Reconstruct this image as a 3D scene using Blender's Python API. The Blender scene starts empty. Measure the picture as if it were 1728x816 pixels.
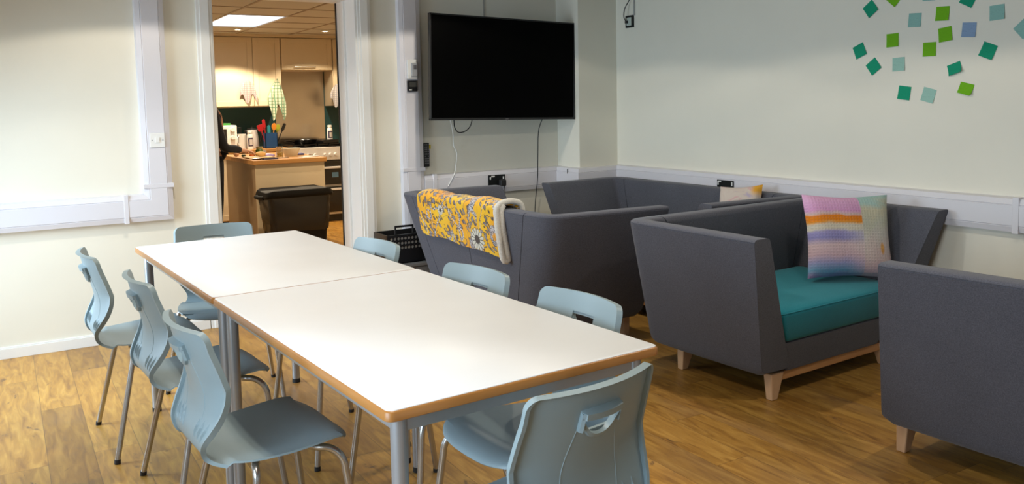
import bpy, bmesh, math, random
from mathutils import Vector, Matrix
random.seed(7)
S = bpy.context.scene
COL = S.collection

# ------------------------------------------------------------------ camera, world, light, exposure
cam_d = bpy.data.cameras.new('camera'); cam = bpy.data.objects.new('camera', cam_d); COL.objects.link(cam)
yaw, pitch, roll = .543729, .08448, -.020556
fw = Vector((math.sin(yaw)*math.cos(pitch), math.cos(yaw)*math.cos(pitch), -math.sin(pitch)))
r0 = Vector((math.cos(yaw), -math.sin(yaw), 0)); u0 = r0.cross(fw)
rr = math.cos(roll)*r0 + math.sin(roll)*u0; uu = -math.sin(roll)*r0 + math.cos(roll)*u0
M = Matrix((rr, uu, -fw)).transposed().to_4x4(); M.translation = (-4.0881, -5.4637, 1.3747)
cam.matrix_world = M
cam_d.sensor_width = 36; cam_d.lens = 1423.85/1728*36; cam_d.shift_y = (294.15-408)/1728; cam_d.clip_start = .05
S.camera = cam
S.view_settings.view_transform = 'Standard'; S.view_settings.look = 'None'
S.view_settings.exposure = 0.0; S.view_settings.gamma = 1; S.view_settings.use_curve_mapping = False

W = bpy.data.worlds.new('world'); S.world = W; W.use_nodes = True
W.node_tree.nodes['Background'].inputs[0].default_value = (.75, .87, 1, 1)
W.node_tree.nodes['Background'].inputs[1].default_value = 1.0

def area(name, loc, rot, sx, sy, power, col):
    d = bpy.data.lights.new(name, 'AREA'); d.shape = 'RECTANGLE'; d.size = sx; d.size_y = sy
    d.energy = power; d.color = col; d.spread = math.radians(125)
    o = bpy.data.objects.new(name, d); o.location = loc; o.rotation_euler = rot; COL.objects.link(o); return o
# daylight through the windows of the left wall
DAY = (.64, .83, 1)
area('window_daylight', (-4.97, -.95, 1.05), (0, math.radians(-66), 0), 1.5, 1.2, 44, DAY)
area('window_daylight', (-4.97, -4.3, 1.10), (0, math.radians(-62), 0), 1.1, 1.6, 31, DAY)

def spot(name, loc, power, ang, col, blend=.12, r=.035, parent=None):
    d = bpy.data.lights.new(name, 'SPOT'); d.energy = power; d.spot_size = math.radians(ang); d.spot_blend = blend
    d.shadow_soft_size = r; d.color = col
    o = bpy.data.objects.new(name, d); o.location = loc; COL.objects.link(o)
    if parent: o.parent = parent; o.location = Vector(loc) - parent.location
    return o

# ------------------------------------------------------------------ mesh helpers
class MB:
    def __init__(s): s.v = []; s.f = []
    def add(s, vs, fs):
        n = len(s.v); s.v += [tuple(v) for v in vs]; s.f += [tuple(i+n for i in f) for f in fs]; return s
    def box(s, a, b):
        (x0, y0, z0), (x1, y1, z1) = a, b
        x0, x1 = sorted((x0, x1)); y0, y1 = sorted((y0, y1)); z0, z1 = sorted((z0, z1))
        return s.add([(x0,y0,z0),(x1,y0,z0),(x1,y1,z0),(x0,y1,z0),(x0,y0,z1),(x1,y0,z1),(x1,y1,z1),(x0,y1,z1)],
                     [(0,3,2,1),(4,5,6,7),(0,1,5,4),(1,2,6,5),(2,3,7,6),(3,0,4,7)])
    def rings(s, R, caps=True, closed=False):
        n = len(R[0]); vs = [p for r in R for p in r]; fs = []
        m = len(R)
        for i in range(m if closed else m-1):
            j = (i+1) % m
            for k in range(n):
                l = (k+1) % n; fs.append((i*n+k, i*n+l, j*n+l, j*n+k))
        if caps and not closed:
            fs.append(tuple(range(n-1, -1, -1))); fs.append(tuple((m-1)*n+k for k in range(n)))
        return s.add(vs, fs)
    def tube(s, pts, r, n=12, closed=False, caps=True):
        P = [Vector(p) for p in pts]; R = []
        rad = r if isinstance(r, (list, tuple)) else [r]*len(P)
        m = len(P); nrm = None
        for i, p in enumerate(P):
            if closed: t = (P[(i+1) % m]-P[i-1]).normalized()
            else: t = (P[min(i+1, m-1)]-P[max(i-1, 0)]).normalized()
            if nrm is None: nrm = t.orthogonal().normalized()
            nrm = (nrm - t*nrm.dot(t)).normalized(); b = t.cross(nrm)
            R.append([p + rad[i]*(math.cos(2*math.pi*k/n)*nrm + math.sin(2*math.pi*k/n)*b) for k in range(n)])
        return s.rings(R, caps, closed)
    def lathe(s, prof, c=(0,0,0), n=24):
        R = [[(c[0]+r*math.cos(2*math.pi*k/n), c[1]+r*math.sin(2*math.pi*k/n), c[2]+z) for k in range(n)] for r, z in prof]
        return s.rings(R)
    def grid(s, G):
        a, b = len(G), len(G[0])
        return s.add([p for r in G for p in r], [(i*b+j, i*b+j+1, (i+1)*b+j+1, (i+1)*b+j) for i in range(a-1) for j in range(b-1)])
    def prism(s, poly, z0, z1):
        n = len(poly); return s.rings([[(x, y, z0) for x, y in poly], [(x, y, z1) for x, y in poly]])
    def xf(s, M): s.v = [tuple(M @ Vector(v)) for v in s.v]; return s

def wpos(o):
    p = Vector(o.location); q = o.parent
    while q: p = p + q.location; q = q.parent
    return p
def build(name, mb, m, parent=None, bevel=0, seg=2, angle=35, local=False, mods=(), smooth=True):
    me = bpy.data.meshes.new(name); vs = mb.v
    org = Vector((0,0,0))
    if parent and not local:
        off = wpos(parent); vs = [tuple(Vector(v)-off) for v in vs]
    if not parent and not local:      # origin at the base centre of the thing
        xs, ys, zs = zip(*vs); org = Vector(((min(xs)+max(xs))/2, (min(ys)+max(ys))/2, min(zs)))
        vs = [tuple(Vector(v)-org) for v in vs]
    me.from_pydata(vs, [], mb.f)
    bm = bmesh.new(); bm.from_mesh(me); bmesh.ops.recalc_face_normals(bm, faces=bm.faces); bm.to_mesh(me); bm.free()
    if smooth:
        me.shade_smooth(); me.set_sharp_from_angle(angle=math.radians(angle))
    me.materials.append(m)
    o = bpy.data.objects.new(name, me); COL.objects.link(o); o.location = org
    if parent: o.parent = parent
    if bevel:
        b = o.modifiers.new('bevel', 'BEVEL'); b.width = bevel; b.segments = seg; b.limit_method = 'ANGLE'
        b.angle_limit = math.radians(40); b.harden_normals = True
    return o
def thing(name, label, cat, loc=(0,0,0), group=None, rz=0):
    o = bpy.data.objects.new(name, None); o.empty_display_size = .1; COL.objects.link(o); o.location = loc
    o.rotation_euler = (0, 0, rz); o['label'] = label; o['category'] = cat
    if group: o['group'] = group
    return o
def tag(o, label, cat, group=None, kind=None):
    o['label'] = label; o['category'] = cat
    if group: o['group'] = group
    if kind: o['kind'] = kind
    return o
def struct(name, mb, m, **k):
    o = build(name, mb, m, **k); o['kind'] = 'structure'; return o
def B(a, b): return MB().box(a, b)

# ------------------------------------------------------------------ materials
def mat(name, col, rough=.5, metal=0, spec=.5, emit=None, es=0, noise=0, nscale=200, bump=0, bscale=None, coat=0, sheen=0, trans=0):
    m = bpy.data.materials.new(name); m.use_nodes = True; nt = m.node_tree; b = nt.nodes['Principled BSDF']
    b.inputs['Base Color'].default_value = (*col, 1); b.inputs['Roughness'].default_value = rough
    b.inputs['Metallic'].default_value = metal; b.inputs['Specular IOR Level'].default_value = spec
    b.inputs['Coat Weight'].default_value = coat; b.inputs['Sheen Weight'].default_value = sheen
    b.inputs['Transmission Weight'].default_value = trans
    if emit: b.inputs['Emission Color'].default_value = (*emit, 1); b.inputs['Emission Strength'].default_value = es
    tc = nt.nodes.new('ShaderNodeTexCoord')
    n = nt.nodes.new('ShaderNodeTexNoise'); n.inputs['Scale'].default_value = nscale; n.inputs['Detail'].default_value = 3
    nt.links.new(tc.outputs['Object'], n.inputs['Vector'])
    rp = nt.nodes.new('ShaderNodeMapRange'); nt.links.new(n.outputs['Fac'], rp.inputs[0])
    rp.inputs[1].default_value = .3; rp.inputs[2].default_value = .7
    rp.inputs[3].default_value = 1-noise-.005; rp.inputs[4].default_value = 1+noise+.005
    mx = nt.nodes.new('ShaderNodeVectorMath'); mx.operation = 'SCALE'; mx.inputs[0].default_value = col
    nt.links.new(rp.outputs[0], mx.inputs['Scale']); nt.links.new(mx.outputs[0], b.inputs['Base Color'])
    if bump:
        bn = nt.nodes.new('ShaderNodeTexNoise'); bn.inputs['Scale'].default_value = bscale or nscale
        nt.links.new(tc.outputs['Object'], bn.inputs['Vector'])
        bp = nt.nodes.new('ShaderNodeBump'); bp.inputs['Strength'].default_value = bump; bp.inputs['Distance'].default_value = .002
        nt.links.new(bn.outputs['Fac'], bp.inputs['Height']); nt.links.new(bp.outputs[0], b.inputs['Normal'])
    return m

class NT:                         # tiny expression helper for shader graphs
    def __init__(s, m): s.nt = m.node_tree; s.b = s.nt.nodes['Principled BSDF']
    def _in(s, sock, v):
        if isinstance(v, (int, float)): sock.default_value = v
        elif isinstance(v, (tuple, list)): sock.default_value = tuple(v) if len(v) == len(sock.default_value) else (*v, 1)
        else: s.nt.links.new(v, sock)
    def m(s, op, a, b=0, c=0, clamp=False):
        n = s.nt.nodes.new('ShaderNodeMath'); n.operation = op; n.use_clamp = clamp
        s._in(n.inputs[0], a); s._in(n.inputs[1], b); s._in(n.inputs[2], c); return n.outputs[0]
    def mix(s, f, a, b):
        n = s.nt.nodes.new('ShaderNodeMix'); n.data_type = 'RGBA'; s._in(n.inputs[0], f); s._in(n.inputs[6], a); s._in(n.inputs[7], b); return n.outputs[2]
    def coord(s, kind='Object'): return s.nt.nodes.new('ShaderNodeTexCoord').outputs[kind]
    def sep(s, v):
        n = s.nt.nodes.new('ShaderNodeSeparateXYZ'); s._in(n.inputs[0], v); return n.outputs
    def comb(s, x, y, z=0):
        n = s.nt.nodes.new('ShaderNodeCombineXYZ'); s._in(n.inputs[0], x); s._in(n.inputs[1], y); s._in(n.inputs[2], z); return n.outputs[0]
    def noise(s, v, sc, det=3, dist=0, out='Fac', rough=.5):
        n = s.nt.nodes.new('ShaderNodeTexNoise'); s._in(n.inputs['Vector'], v); n.inputs['Scale'].default_value = sc
        n.inputs['Detail'].default_value = det; n.inputs['Distortion'].default_value = dist; n.inputs['Roughness'].default_value = rough
        return n.outputs[out]
    def vor(s, v, sc, feat='F1', out='Distance'):
        n = s.nt.nodes.new('ShaderNodeTexVoronoi'); s._in(n.inputs['Vector'], v); n.inputs['Scale'].default_value = sc; n.feature = feat
        return n.outputs[out]
    def ramp(s, f, stops):
        n = s.nt.nodes.new('ShaderNodeValToRGB'); s._in(n.inputs[0], f); e = n.color_ramp.elements
        while len(e) < len(stops): e.new(.5)
        for x, (p, c) in zip(e, stops): x.position = p; x.color = (*c, 1)
        return n.outputs[0]
    def step(s, a, lo, hi):       # smooth 0..1
        n = s.nt.nodes.new('ShaderNodeMapRange'); n.interpolation_type = 'SMOOTHSTEP'; s._in(n.inputs[0], a)
        n.inputs[1].default_value = lo; n.inputs[2].default_value = hi; return n.outputs[0]
    def bump(s, h, st=.3, d=.002):
        n = s.nt.nodes.new('ShaderNodeBump'); s._in(n.inputs['Height'], h); n.inputs['Strength'].default_value = st; n.inputs['Distance'].default_value = d
        s.nt.links.new(n.outputs[0], s.b.inputs['Normal'])

def floor_mat():
    m = mat('oak_plank', (.4, .25, .1), .38); g = NT(m); c = g.coord(); x, y, z = g.sep(c)
    PW, PL = .165, 1.25
    px = g.m('DIVIDE', g.m('ADD', x, 20.035), PW); col = g.m('FLOOR', px); fx = g.m('FRACT', px)
    off = g.m('FRACT', g.m('MULTIPLY', g.m('SINE', g.m('MULTIPLY', col, 12.989)), 437.58))
    py = g.m('ADD', g.m('DIVIDE', g.m('ADD', y, 20), PL), off); row = g.m('FLOOR', py); fy = g.m('FRACT', py)
    rnd = g.m('FRACT', g.m('MULTIPLY', g.m('SINE', g.m('ADD', g.m('MULTIPLY', col, 78.23), g.m('MULTIPLY', row, 37.7))), 158.5))
    sx = g.m('ADD', x, g.m('MULTIPLY', rnd, 9)); sy = g.m('ADD', y, g.m('MULTIPLY', rnd, 5))
    v = g.comb(g.m('MULTIPLY', sx, 1), g.m('MULTIPLY', sy, .16), rnd)
    grain = g.noise(v, 26, 6, 1.2); fine = g.noise(g.comb(g.m('MULTIPLY', sx, 9), g.m('MULTIPLY', sy, .3), 0), 30, 4)
    base = g.ramp(grain, [(.25, (.22, .10, .018)), (.5, (.39, .205, .040)), (.75, (.53, .31, .075))])
    tone = g.ramp(rnd, [(0, (.78, .72, .66)), (.35, (.95, .93, .88)), (.65, (1.05, 1.03, 1.0)), (1, (1.22, 1.15, 1.02))])
    mul = g.nt.nodes.new('ShaderNodeMix'); mul.data_type = 'RGBA'; mul.blend_type = 'MULTIPLY'; mul.inputs[0].default_value = 1
    g._in(mul.inputs[6], base); g._in(mul.inputs[7], tone); colr = mul.outputs[2]
    colr = g.mix(g.m('MULTIPLY', g.step(fine, .45, .75), .22), colr, (.22, .12, .05))
    kn = g.noise(g.comb(sx, g.m('MULTIPLY', sy, .45), rnd), 4.6, 5, 2.6, rough=.7)
    colr = g.mix(g.m('MULTIPLY', g.step(kn, .61, .72), .80), colr, (.09, .045, .025))
    hz = g.noise(g.comb(sx, g.m('MULTIPLY', sy, .5), 3), 2.6, 3)
    colr = g.mix(g.m('MULTIPLY', g.step(hz, .5, .75), .3), colr, (.20, .13, .085))
    ex = g.m('MULTIPLY', g.m('MINIMUM', fx, g.m('SUBTRACT', 1, fx)), PW); ey = g.m('MULTIPLY', g.m('MINIMUM', fy, g.m('SUBTRACT', 1, fy)), PL)
    e = g.m('SUBTRACT', 1, g.step(g.m('MINIMUM', ex, ey), .0006, .0022))
    colr = g.mix(g.m('MULTIPLY', e, .55), colr, (.10, .055, .025))
    g._in(g.b.inputs['Base Color'], colr)
    g._in(g.b.inputs['Roughness'], g.m('ADD', .30, g.m('MULTIPLY', grain, .2)))
    g.bump(g.m('SUBTRACT', g.m('MULTIPLY', fine, .15), e), .25, .001)
    return m
def fabric_mat(name, col, amt=.28, sc=260):
    m = mat(name, col, .95, spec=.15, sheen=.15); g = NT(m); c = g.coord()
    n1 = g.noise(c, sc, 2); n2 = g.noise(c, 4, 2)
    f = g.m('ADD', g.m('MULTIPLY', g.m('SUBTRACT', n1, .5), amt*4), g.m('MULTIPLY', g.m('SUBTRACT', n2, .5), .25))
    s = g.nt.nodes.new('ShaderNodeVectorMath'); s.operation = 'SCALE'; s.inputs[0].default_value = col
    g._in(s.inputs['Scale'], g.m('ADD', 1, f)); g._in(g.b.inputs['Base Color'], s.outputs[0]); g.bump(n1, .35, .0012)
    return m
def wood_mat(name, a, b, sc=14, ax=(1, 1, .12), rough=.45):
    m = mat(name, a, rough); g = NT(m); x, y, z = g.sep(g.coord())
    n = g.noise(g.comb(g.m('MULTIPLY', x, ax[0]), g.m('MULTIPLY', y, ax[1]), g.m('MULTIPLY', z, ax[2])), sc, 5, 1.2)
    g._in(g.b.inputs['Base Color'], g.ramp(n, [(.3, a), (.7, b)])); return m

M_wall = mat('cream_wall_paint', (.785, .75, .645), .6, noise=.01, nscale=3)
M_white = mat('white_gloss_paint', (.82, .81, .78), .35)
M_trunk = mat('white_plastic_trunking', (.69, .675, .715), .32)
M_floor = floor_mat()
M_ceil = mat('white_ceiling_tile', (.50, .48, .44), .8, noise=.04, nscale=300)
M_lam = mat('white_laminate', (.82, .835, .86), .42, noise=.01, nscale=5)
M_beech = wood_mat('lacquered_beech_edge', (.36, .145, .03), (.46, .20, .05), 12, (.25, .25, 1), .35)
M_steel = mat('silver_painted_steel', (.42, .44, .47), .32, .65)
M_chrome = mat('brushed_steel_tube', (.50, .49, .48), .25, .9)
M_plast = mat('pale_blue_grey_plastic', (.26, .335, .36), .42, noise=.02, nscale=8)
M_rubber = mat('black_rubber', (.012, .012, .013), .6)
M_char = fabric_mat('charcoal_wool_fabric', (.088, .090, .112))
M_teal = fabric_mat('teal_wool_fabric', (.012, .20, .26), .12, 320)
M_leg = wood_mat('pale_beech_leg', (.50, .30, .165), (.60, .38, .22), 16, (1, 1, .15), .5)
M_rail = wood_mat('oiled_beech_rail', (.46, .22, .085), (.56, .29, .12), 12, (.2, 1, 1), .45)
M_black = mat('black_plastic', (.008, .008, .009), .35)
M_screen = mat('dark_screen_glass', (.001, .001, .001), .5, spec=.03)
M_bplug = mat('black_nickel_plate', (.012, .014, .014), .3, .4)
M_wplast = mat('white_plastic', (.78, .78, .76), .35)
M_cream = mat('cream_cabinet_paint', (.62, .52, .36), .45, noise=.015, nscale=6)
M_tealp = mat('dark_teal_paint', (.004, .055, .065), .45)
M_splash = mat('brushed_stainless_steel', (.60, .55, .49), .22, 1, noise=.05, nscale=4)
M_splash.node_tree.nodes['Principled BSDF'].inputs['Anisotropic'].default_value = .85
M_worktop = wood_mat('oak_worktop', (.36, .16, .04), (.50, .25, .07), 10, (.2, 1, 1), .4)
M_hob = mat('black_enamel', (.006, .006, .007), .25)
M_enamel = mat('white_enamel', (.68, .66, .64), .25)
M_dark = mat('dark_glass', (.01, .008, .007), .12)
M_blue = mat('blue_plastic', (.006, .05, .16), .45)
M_red = mat('red_plastic', (.35, .008, .012), .4)
M_orange = mat('orange_silicone', (.55, .20, .02), .45)
M_green = mat('green_plastic', (.05, .28, .05), .5)
M_cream2 = mat('pale_stoneware', (.60, .56, .44), .35)
M_bag = mat('black_bin_bag', (.010, .010, .011), .28, bump=.8, bscale=14)
M_binp = mat('matt_black_bin_plastic', (.006, .006, .006), .6, spec=.2)
M_skin = mat('skin', (.50, .27, .17), .5)
M_cloth_b = fabric_mat('black_clothing', (.010, .010, .012), .1, 150)
M_hair = mat('brown_hair', (.07, .035, .018), .5)
M_fleece = mat('cream_fleece', (.66, .63, .57), .95, spec=.1, sheen=.4, noise=.12, nscale=140, bump=1, bscale=170)
M_glow = mat('warm_lamp_glow', (1, .9, .7), .5, emit=(1, .86, .62), es=30)
M_sky = mat('skylight_diffuser', (.8, .85, .9), .5, emit=(.72, .86, 1), es=3.0)

# ------------------------------------------------------------------ room shell
ZC, ZK = 2.17, 2.237         # ceiling heights: lounge, kitchen
XL, YN = -4.9, -8.3
struct('floor', B((XL-.2, YN-.2, -.12), (.2, 5.1, 0)), M_floor, smooth=False)
DX0, DX1 = -2.93, -2.0       # doorway
w = MB().box((XL-.2, 0, 0), (DX0, .33, 2.6)).box((DX1, 0, 0), (.2, .33, 2.6)).box((DX0, 0, 2.12), (DX1, .33, 2.6))
struct('wall_far', w, M_wall, smooth=False)
struct('wall_right', B((0, YN-.2, 0), (.2, 0, 2.6)), M_wall, smooth=False)
struct('wall_pillar', B((-.36, -.29, 0), (0, 0, ZC)), M_wall, smooth=False)
def holed_x(x0, x1, y0, y1, z1, holes):       # wall in the YZ plane with window holes
    mb = MB(); ys = sorted({y0, y1, *[h[0] for h in holes], *[h[1] for h in holes]})
    for a, b in zip(ys, ys[1:]):
        h = next((h for h in holes if h[0] <= a and b <= h[1]), None)
        if h: mb.box((x0, a, 0), (x1, b, h[2])).box((x0, a, h[3]), (x1, b, z1))
        else: mb.box((x0, a, 0), (x1, b, z1))
    return mb
WZ0, WZ1 = .25, 1.85
struct('wall_left', holed_x(XL-.2, XL, YN, 0, 2.6, [(-5.3, -3.3, WZ0, WZ1), (-1.75, -.2, WZ0, WZ1)]), M_wall, smooth=False)
mb = MB()
for a, b, h in ((XL, -3.9, 0), (-3.9, -.5, 1), (-.5, 0, 0)):
    if h: mb.box((a, YN-.2, 0), (b, YN, WZ0)).box((a, YN-.2, WZ1), (b, YN, 2.6))
    else: mb.box((a, YN-.2, 0), (b, YN, 2.6))
struct('wall_near', mb, M_wall, smooth=False)
def window(i, axis, c, a0, a1):
    fr = MB(); n = 3
    def bx(u0, u1, z0, z1):
        if axis == 'x': fr.box((c-.03, u0, z0), (c+.03, u1, z1))
        else: fr.box((u0, c-.03, z0), (u1, c+.03, z1))
    bx(a0, a1, WZ0, WZ0+.05); bx(a0, a1, WZ1-.05, WZ1)
    for k in range(n+1):
        u = a0+(a1-a0-.05)*k/n; bx(u, u+.05, WZ0+.05, WZ1-.05)
    o = struct('window_%d' % i, fr, M_white)
    s = MB()
    if axis == 'x': s.box((XL-.2, a0, WZ0-.03), (XL+.05, a1, WZ0))
    else: s.box((a0, YN-.2, WZ0-.03), (a1, YN+.05, WZ0))
    struct('window_sill', s, M_white)
window(1, 'x', XL-.1, -1.75, -.2); window(2, 'x', XL-.1, -5.3, -3.3); window(3, 'y', YN-.1, -3.9, -.5)
# lounge ceiling: a suspended grid of tiles
struct('ceiling', B((XL-.2, YN-.2, ZC), (.2, 0, 2.6)), M_ceil, smooth=False)
g = MB()
for k in range(10): g.box((XL+k*.6+.3-.012, YN, ZC-.006), (XL+k*.6+.3+.012, 0, ZC+.004))
for k in range(14): g.box((XL, YN+k*.6+.3-.012, ZC-.006), (0, YN+k*.6+.3+.012, ZC+.004))
struct('trim_8', g, M_wplast)
# kitchen shell
KX0, KX1, KY = -3.6, -.05, 4.95
struct('wall_kitchen_far', B((KX0-.1, KY, 0), (KX1+.3, KY+.15, 2.6)), M_tealp, smooth=False)
struct('wall_kitchen_left', B((KX0-.15, .33, 0), (KX0, KY+.15, 2.6)), M_wall, smooth=False)
struct('wall_kitchen_right', B((KX1, .33, 0), (KX1+.15, KY, 2.6)), M_cream, smooth=False)
struct('ceiling_kitchen', MB().box((KX0-.15, .33, ZK), (-2.235, KY, ZK+.1)).box((-1.69, .33, ZK), (KX1, KY, ZK+.1))
       .box((-2.235, .33, ZK), (-1.69, 2.56, ZK+.1)).box((-2.235, 3.75, ZK), (-1.69, KY, ZK+.1)), M_ceil, smooth=False)
g = MB()
for x in (-3.45, -2.845, -2.24, -1.685, -1.08, -.48): g.box((x-.012, .33, ZK-.004), (x+.012, KY, ZK+.002))
for y in (.75, 1.35, 1.955, 2.555, 3.155, 3.755, 4.36):
    for a, b in ((KX0, -2.24), (-1.685, KX1)) if 2.6 < y < 3.7 else ((KX0, KX1),): g.box((a, y-.012, ZK-.004), (b, y+.012, ZK+.002))
struct('trim_9', g, mat('ceiling_grid_strip', (.30, .24, .18), .6))
# doorway lining and architraves
fr = MB()
fr.box((DX1-.005, -.012, 0), (DX1+.02, .34, 2.12)).box((DX0-.02, -.012, 0), (DX0+.004, .34, 2.12)).box((DX0, -.012, 2.10), (DX1, .34, 2.13))
for x0, x1 in ((DX0-.095, DX0-.004), (DX1+.012, DX1+.105)):
    fr.box((x0, -.018, 0), (x1, 0, 2.17))
fr.box((DX1-.02, .17, 0), (DX1-.004, .215, 2.10))                                # door stop on the right lining
fr.box((DX1+.03, -.026, 0), (DX1+.085, -.018, 2.17)).box((DX0-.075, -.026, 0), (DX0-.02, -.018, 2.17))
d1 = struct('door_1', fr, M_white, bevel=.003)
build('door_seal', MB().box((DX1-.012, .335, 0), (DX1+.004, .35, 2.10)), M_rubber, d1)
# skirting
def skirt(name, pts, h=.067, d=.016):
    mb = MB()
    for (x0, y0), (x1, y1), nx, ny in pts:
        mb.box((x0, y0, 0), (x1+nx*d, y1+ny*d, h-.008)); mb.box((x0, y0, h-.008), (x1+nx*d*.6, y1+ny*d*.6, h))
    struct(name, mb, M_white, bevel=.002)
skirt('baseboard_far', [((XL, 0), (DX0-.1, 0), 0, -1), ((DX1+.11, 0), (-.36, 0), 0, -1), ((-.36, -.29), (0, -.29), 0, -1)])
skirt('baseboard_right', [((0, YN), (0, -.31), -1, 0)])
skirt('baseboard_left', [((XL, YN), (XL, -.02), 1, 0)])
# dado trunking: profile lofted along a path
PR = [(0, 0), (.040, .004), (.048, .030), (.045, .033), (.050, .036), (.050, .130), (.045, .133), (.048, .136), (.040, .162), (0, .168)]
def trunk(name, a, b, n, up=Vector((0, 0, 1)), flip=False, mitre=(0, 0)):
    """a->b run, n = normal from the wall, up = direction of the profile's height; mitre shifts each end by a factor of depth"""
    a, b, n = Vector(a), Vector(b), Vector(n); t = (b-a).normalized(); R = []
    for p, mf in ((a, mitre[0]), (b, mitre[1])):
        R.append([p + n*d + up*h + t*(mf*d) for d, h in PR])
    return MB().rings(R)
TZ = .710
mb = trunk('', (XL, 0, TZ), (-3.2085-.168, 0, TZ), (0, -1, 0))
mb2 = trunk('', (-3.2085-.168, 0, TZ+.168), (-3.2085-.168, 0, ZC), (0, -1, 0), up=Vector((1, 0, 0)))
mb.add(mb2.v, mb2.f)
# mitred corner box joining the two runs
c = []
R = [[Vector((-3.2085-.168, -d, TZ+h)) for d, h in PR], [Vector((-3.2085-h, -d, TZ+h)) for d, h in PR]]
mb.rings(R)
R = [[Vector((-3.2085-.168+h, -d, TZ+.168)) for d, h in PR], [Vector((-3.2085-.168+h, -d, TZ+.168-h)) for d, h in PR]]
mb.rings(R)
t1 = struct('trim_1', mb, M_trunk, angle=20)
def band(p0, p1): return B(p0, p1)
build('joint_cover', B((-3.49, -.0525, TZ-.002), (-3.465, 0, TZ+.17)), M_trunk, t1, bevel=.002)
build('joint_cover', B((-3.2085-.170, -.0525, TZ+.20), (-3.2085+.002, 0, TZ+.225)), M_trunk, t1, bevel=.002)
# television wall: riser, horizontal run, round the pillar, right wall
mb = trunk('', (-1.70, 0, TZ+.168), (-1.70, 0, ZC), (0, -1, 0), up=Vector((1, 0, 0)))
q = trunk('', (-1.70, 0, 0.0), (-1.70, 0, TZ+.168), (0, -1, 0), up=Vector((1, 0, 0))); mb.add(q.v, q.f)
t2 = struct('trim_2', mb, M_trunk, angle=20)
build('joint_cover', B((-1.702, -.0525, TZ+.20), (-1.53, 0, TZ+.225)), M_trunk, t2, bevel=.002)
t3 = struct('trim_3', trunk('', (-1.535, 0, TZ), (-.36, 0, TZ), (0, -1, 0), mitre=(0, -1)), M_trunk, angle=20)
build('joint_cover', B((-1.47, -.0525, TZ-.002), (-1.44, 0, TZ+.17)), M_trunk, t3, bevel=.002)
t4 = struct('trim_4', trunk('', (-.36, 0, TZ), (-.36, -.29, TZ), (-1, 0, 0), mitre=(1, 1)), M_trunk, angle=20)
build('cable_notch', B((-.412, -.20, TZ+.12), (-.408, -.195, TZ+.155)), M_black, t4)
struct('trim_5', trunk('', (-.36, -.29, TZ), (0, -.29, TZ), (0, -1, 0), mitre=(-1, -1)), M_trunk, angle=20)
t6 = struct('trim_6', trunk('', (0, -.29, TZ+.006), (0, YN, TZ+.006), (-1, 0, 0), mitre=(1, 0)), M_trunk, angle=20)
build('joint_cover', B((-.0525, -3.345, TZ+.004), (0, -3.315, TZ+.176)), M_trunk, t6, bevel=.002)
# faint batten seam on the wall above the television
struct('trim_7', B((-1.006, -.004, 1.9), (-.994, 0, ZC)), mat('grey_seam_strip', (.40, .38, .34), .6))

# ------------------------------------------------------------------ lamps of the lounge and the kitchen
WARM = (1, .91, .765)
def downlight(x, y, z, power, label, ang=128, col=WARM, blend=.25, core=0):
    t = thing('ceiling_downlight', label, 'ceiling light', (x, y, z), 'recessed ceiling downlights')
    build('bezel', MB().lathe([(.028, -.001), (.050, -.001), (.052, -.005), (.048, -.010), (.030, -.008), (.028, -.001)], (x, y, z)), M_wplast, t)
    build('lamp', MB().lathe([(.001, -.005), (.027, -.005), (.027, -.001), (.001, -.001)], (x, y, z)), M_glow, t)
    spot('downlight_beam', (x, y, z-.03), power, ang, col, blend, .03, t)
    if core: spot('downlight_core', (x, y, z-.03), core, 108, col, .9, .03, t)
for x, y, p, nm in ((-1.6, -.88, 18, 'over the far corner sofa'), (-1.6, -2.40, 18, 'over the middle sofa'), (-1.6, -3.92, 18, 'over the near sofa'),
                    (-3.35, -.88, 18, 'over the far end of the tables'), (-3.35, -2.40, 18, 'over the join of the tables'), (-3.35, -3.92, 18, 'over the near end of the tables'),
                    (-2.5, -6.2, 8, 'behind the near end of the tables')):
    downlight(x, y, ZC-.001, p, 'round recessed ceiling downlight '+nm, 148, blend=.10, core=24)
KW = (1, .81, .56)
downlight(-1.807, 4.02, ZK-.001, 135, 'lit round downlight in the kitchen ceiling above the cream wall cupboards', 120, KW)
downlight(-1.657, 1.33, ZK-.001, 80, 'lit round downlight in the kitchen ceiling just inside the doorway', 120, KW)
for x, y, nm in ((-.85, 3.95, 'in front of the cooker'), (-2.95, 2.6, 'at the left of the kitchen'), (-.75, 1.9, 'at the right of the kitchen')):  # unseen lamps added to brighten the kitchen and put a highlight on the steel
    downlight(x, y, ZK-.001, 62, 'added unseen downlight in the kitchen ceiling '+nm, 130, KW)
sk = MB().box((-2.235, 2.56, ZK+.09), (-1.69, 3.75, ZK+.10))
struct('window_4', sk, M_sky)
k = MB()
for a, b in (((-2.245, 2.55), (-2.233, 3.76)), ((-1.692, 2.55), (-1.68, 3.76)), ((-2.245, 2.55), (-1.68, 2.562)), ((-2.245, 3.748), (-1.68, 3.76))):
    k.box((a[0], a[1], ZK-.006), (b[0], b[1], ZK+.09))
struct('trim_10', k, M_wplast)

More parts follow.
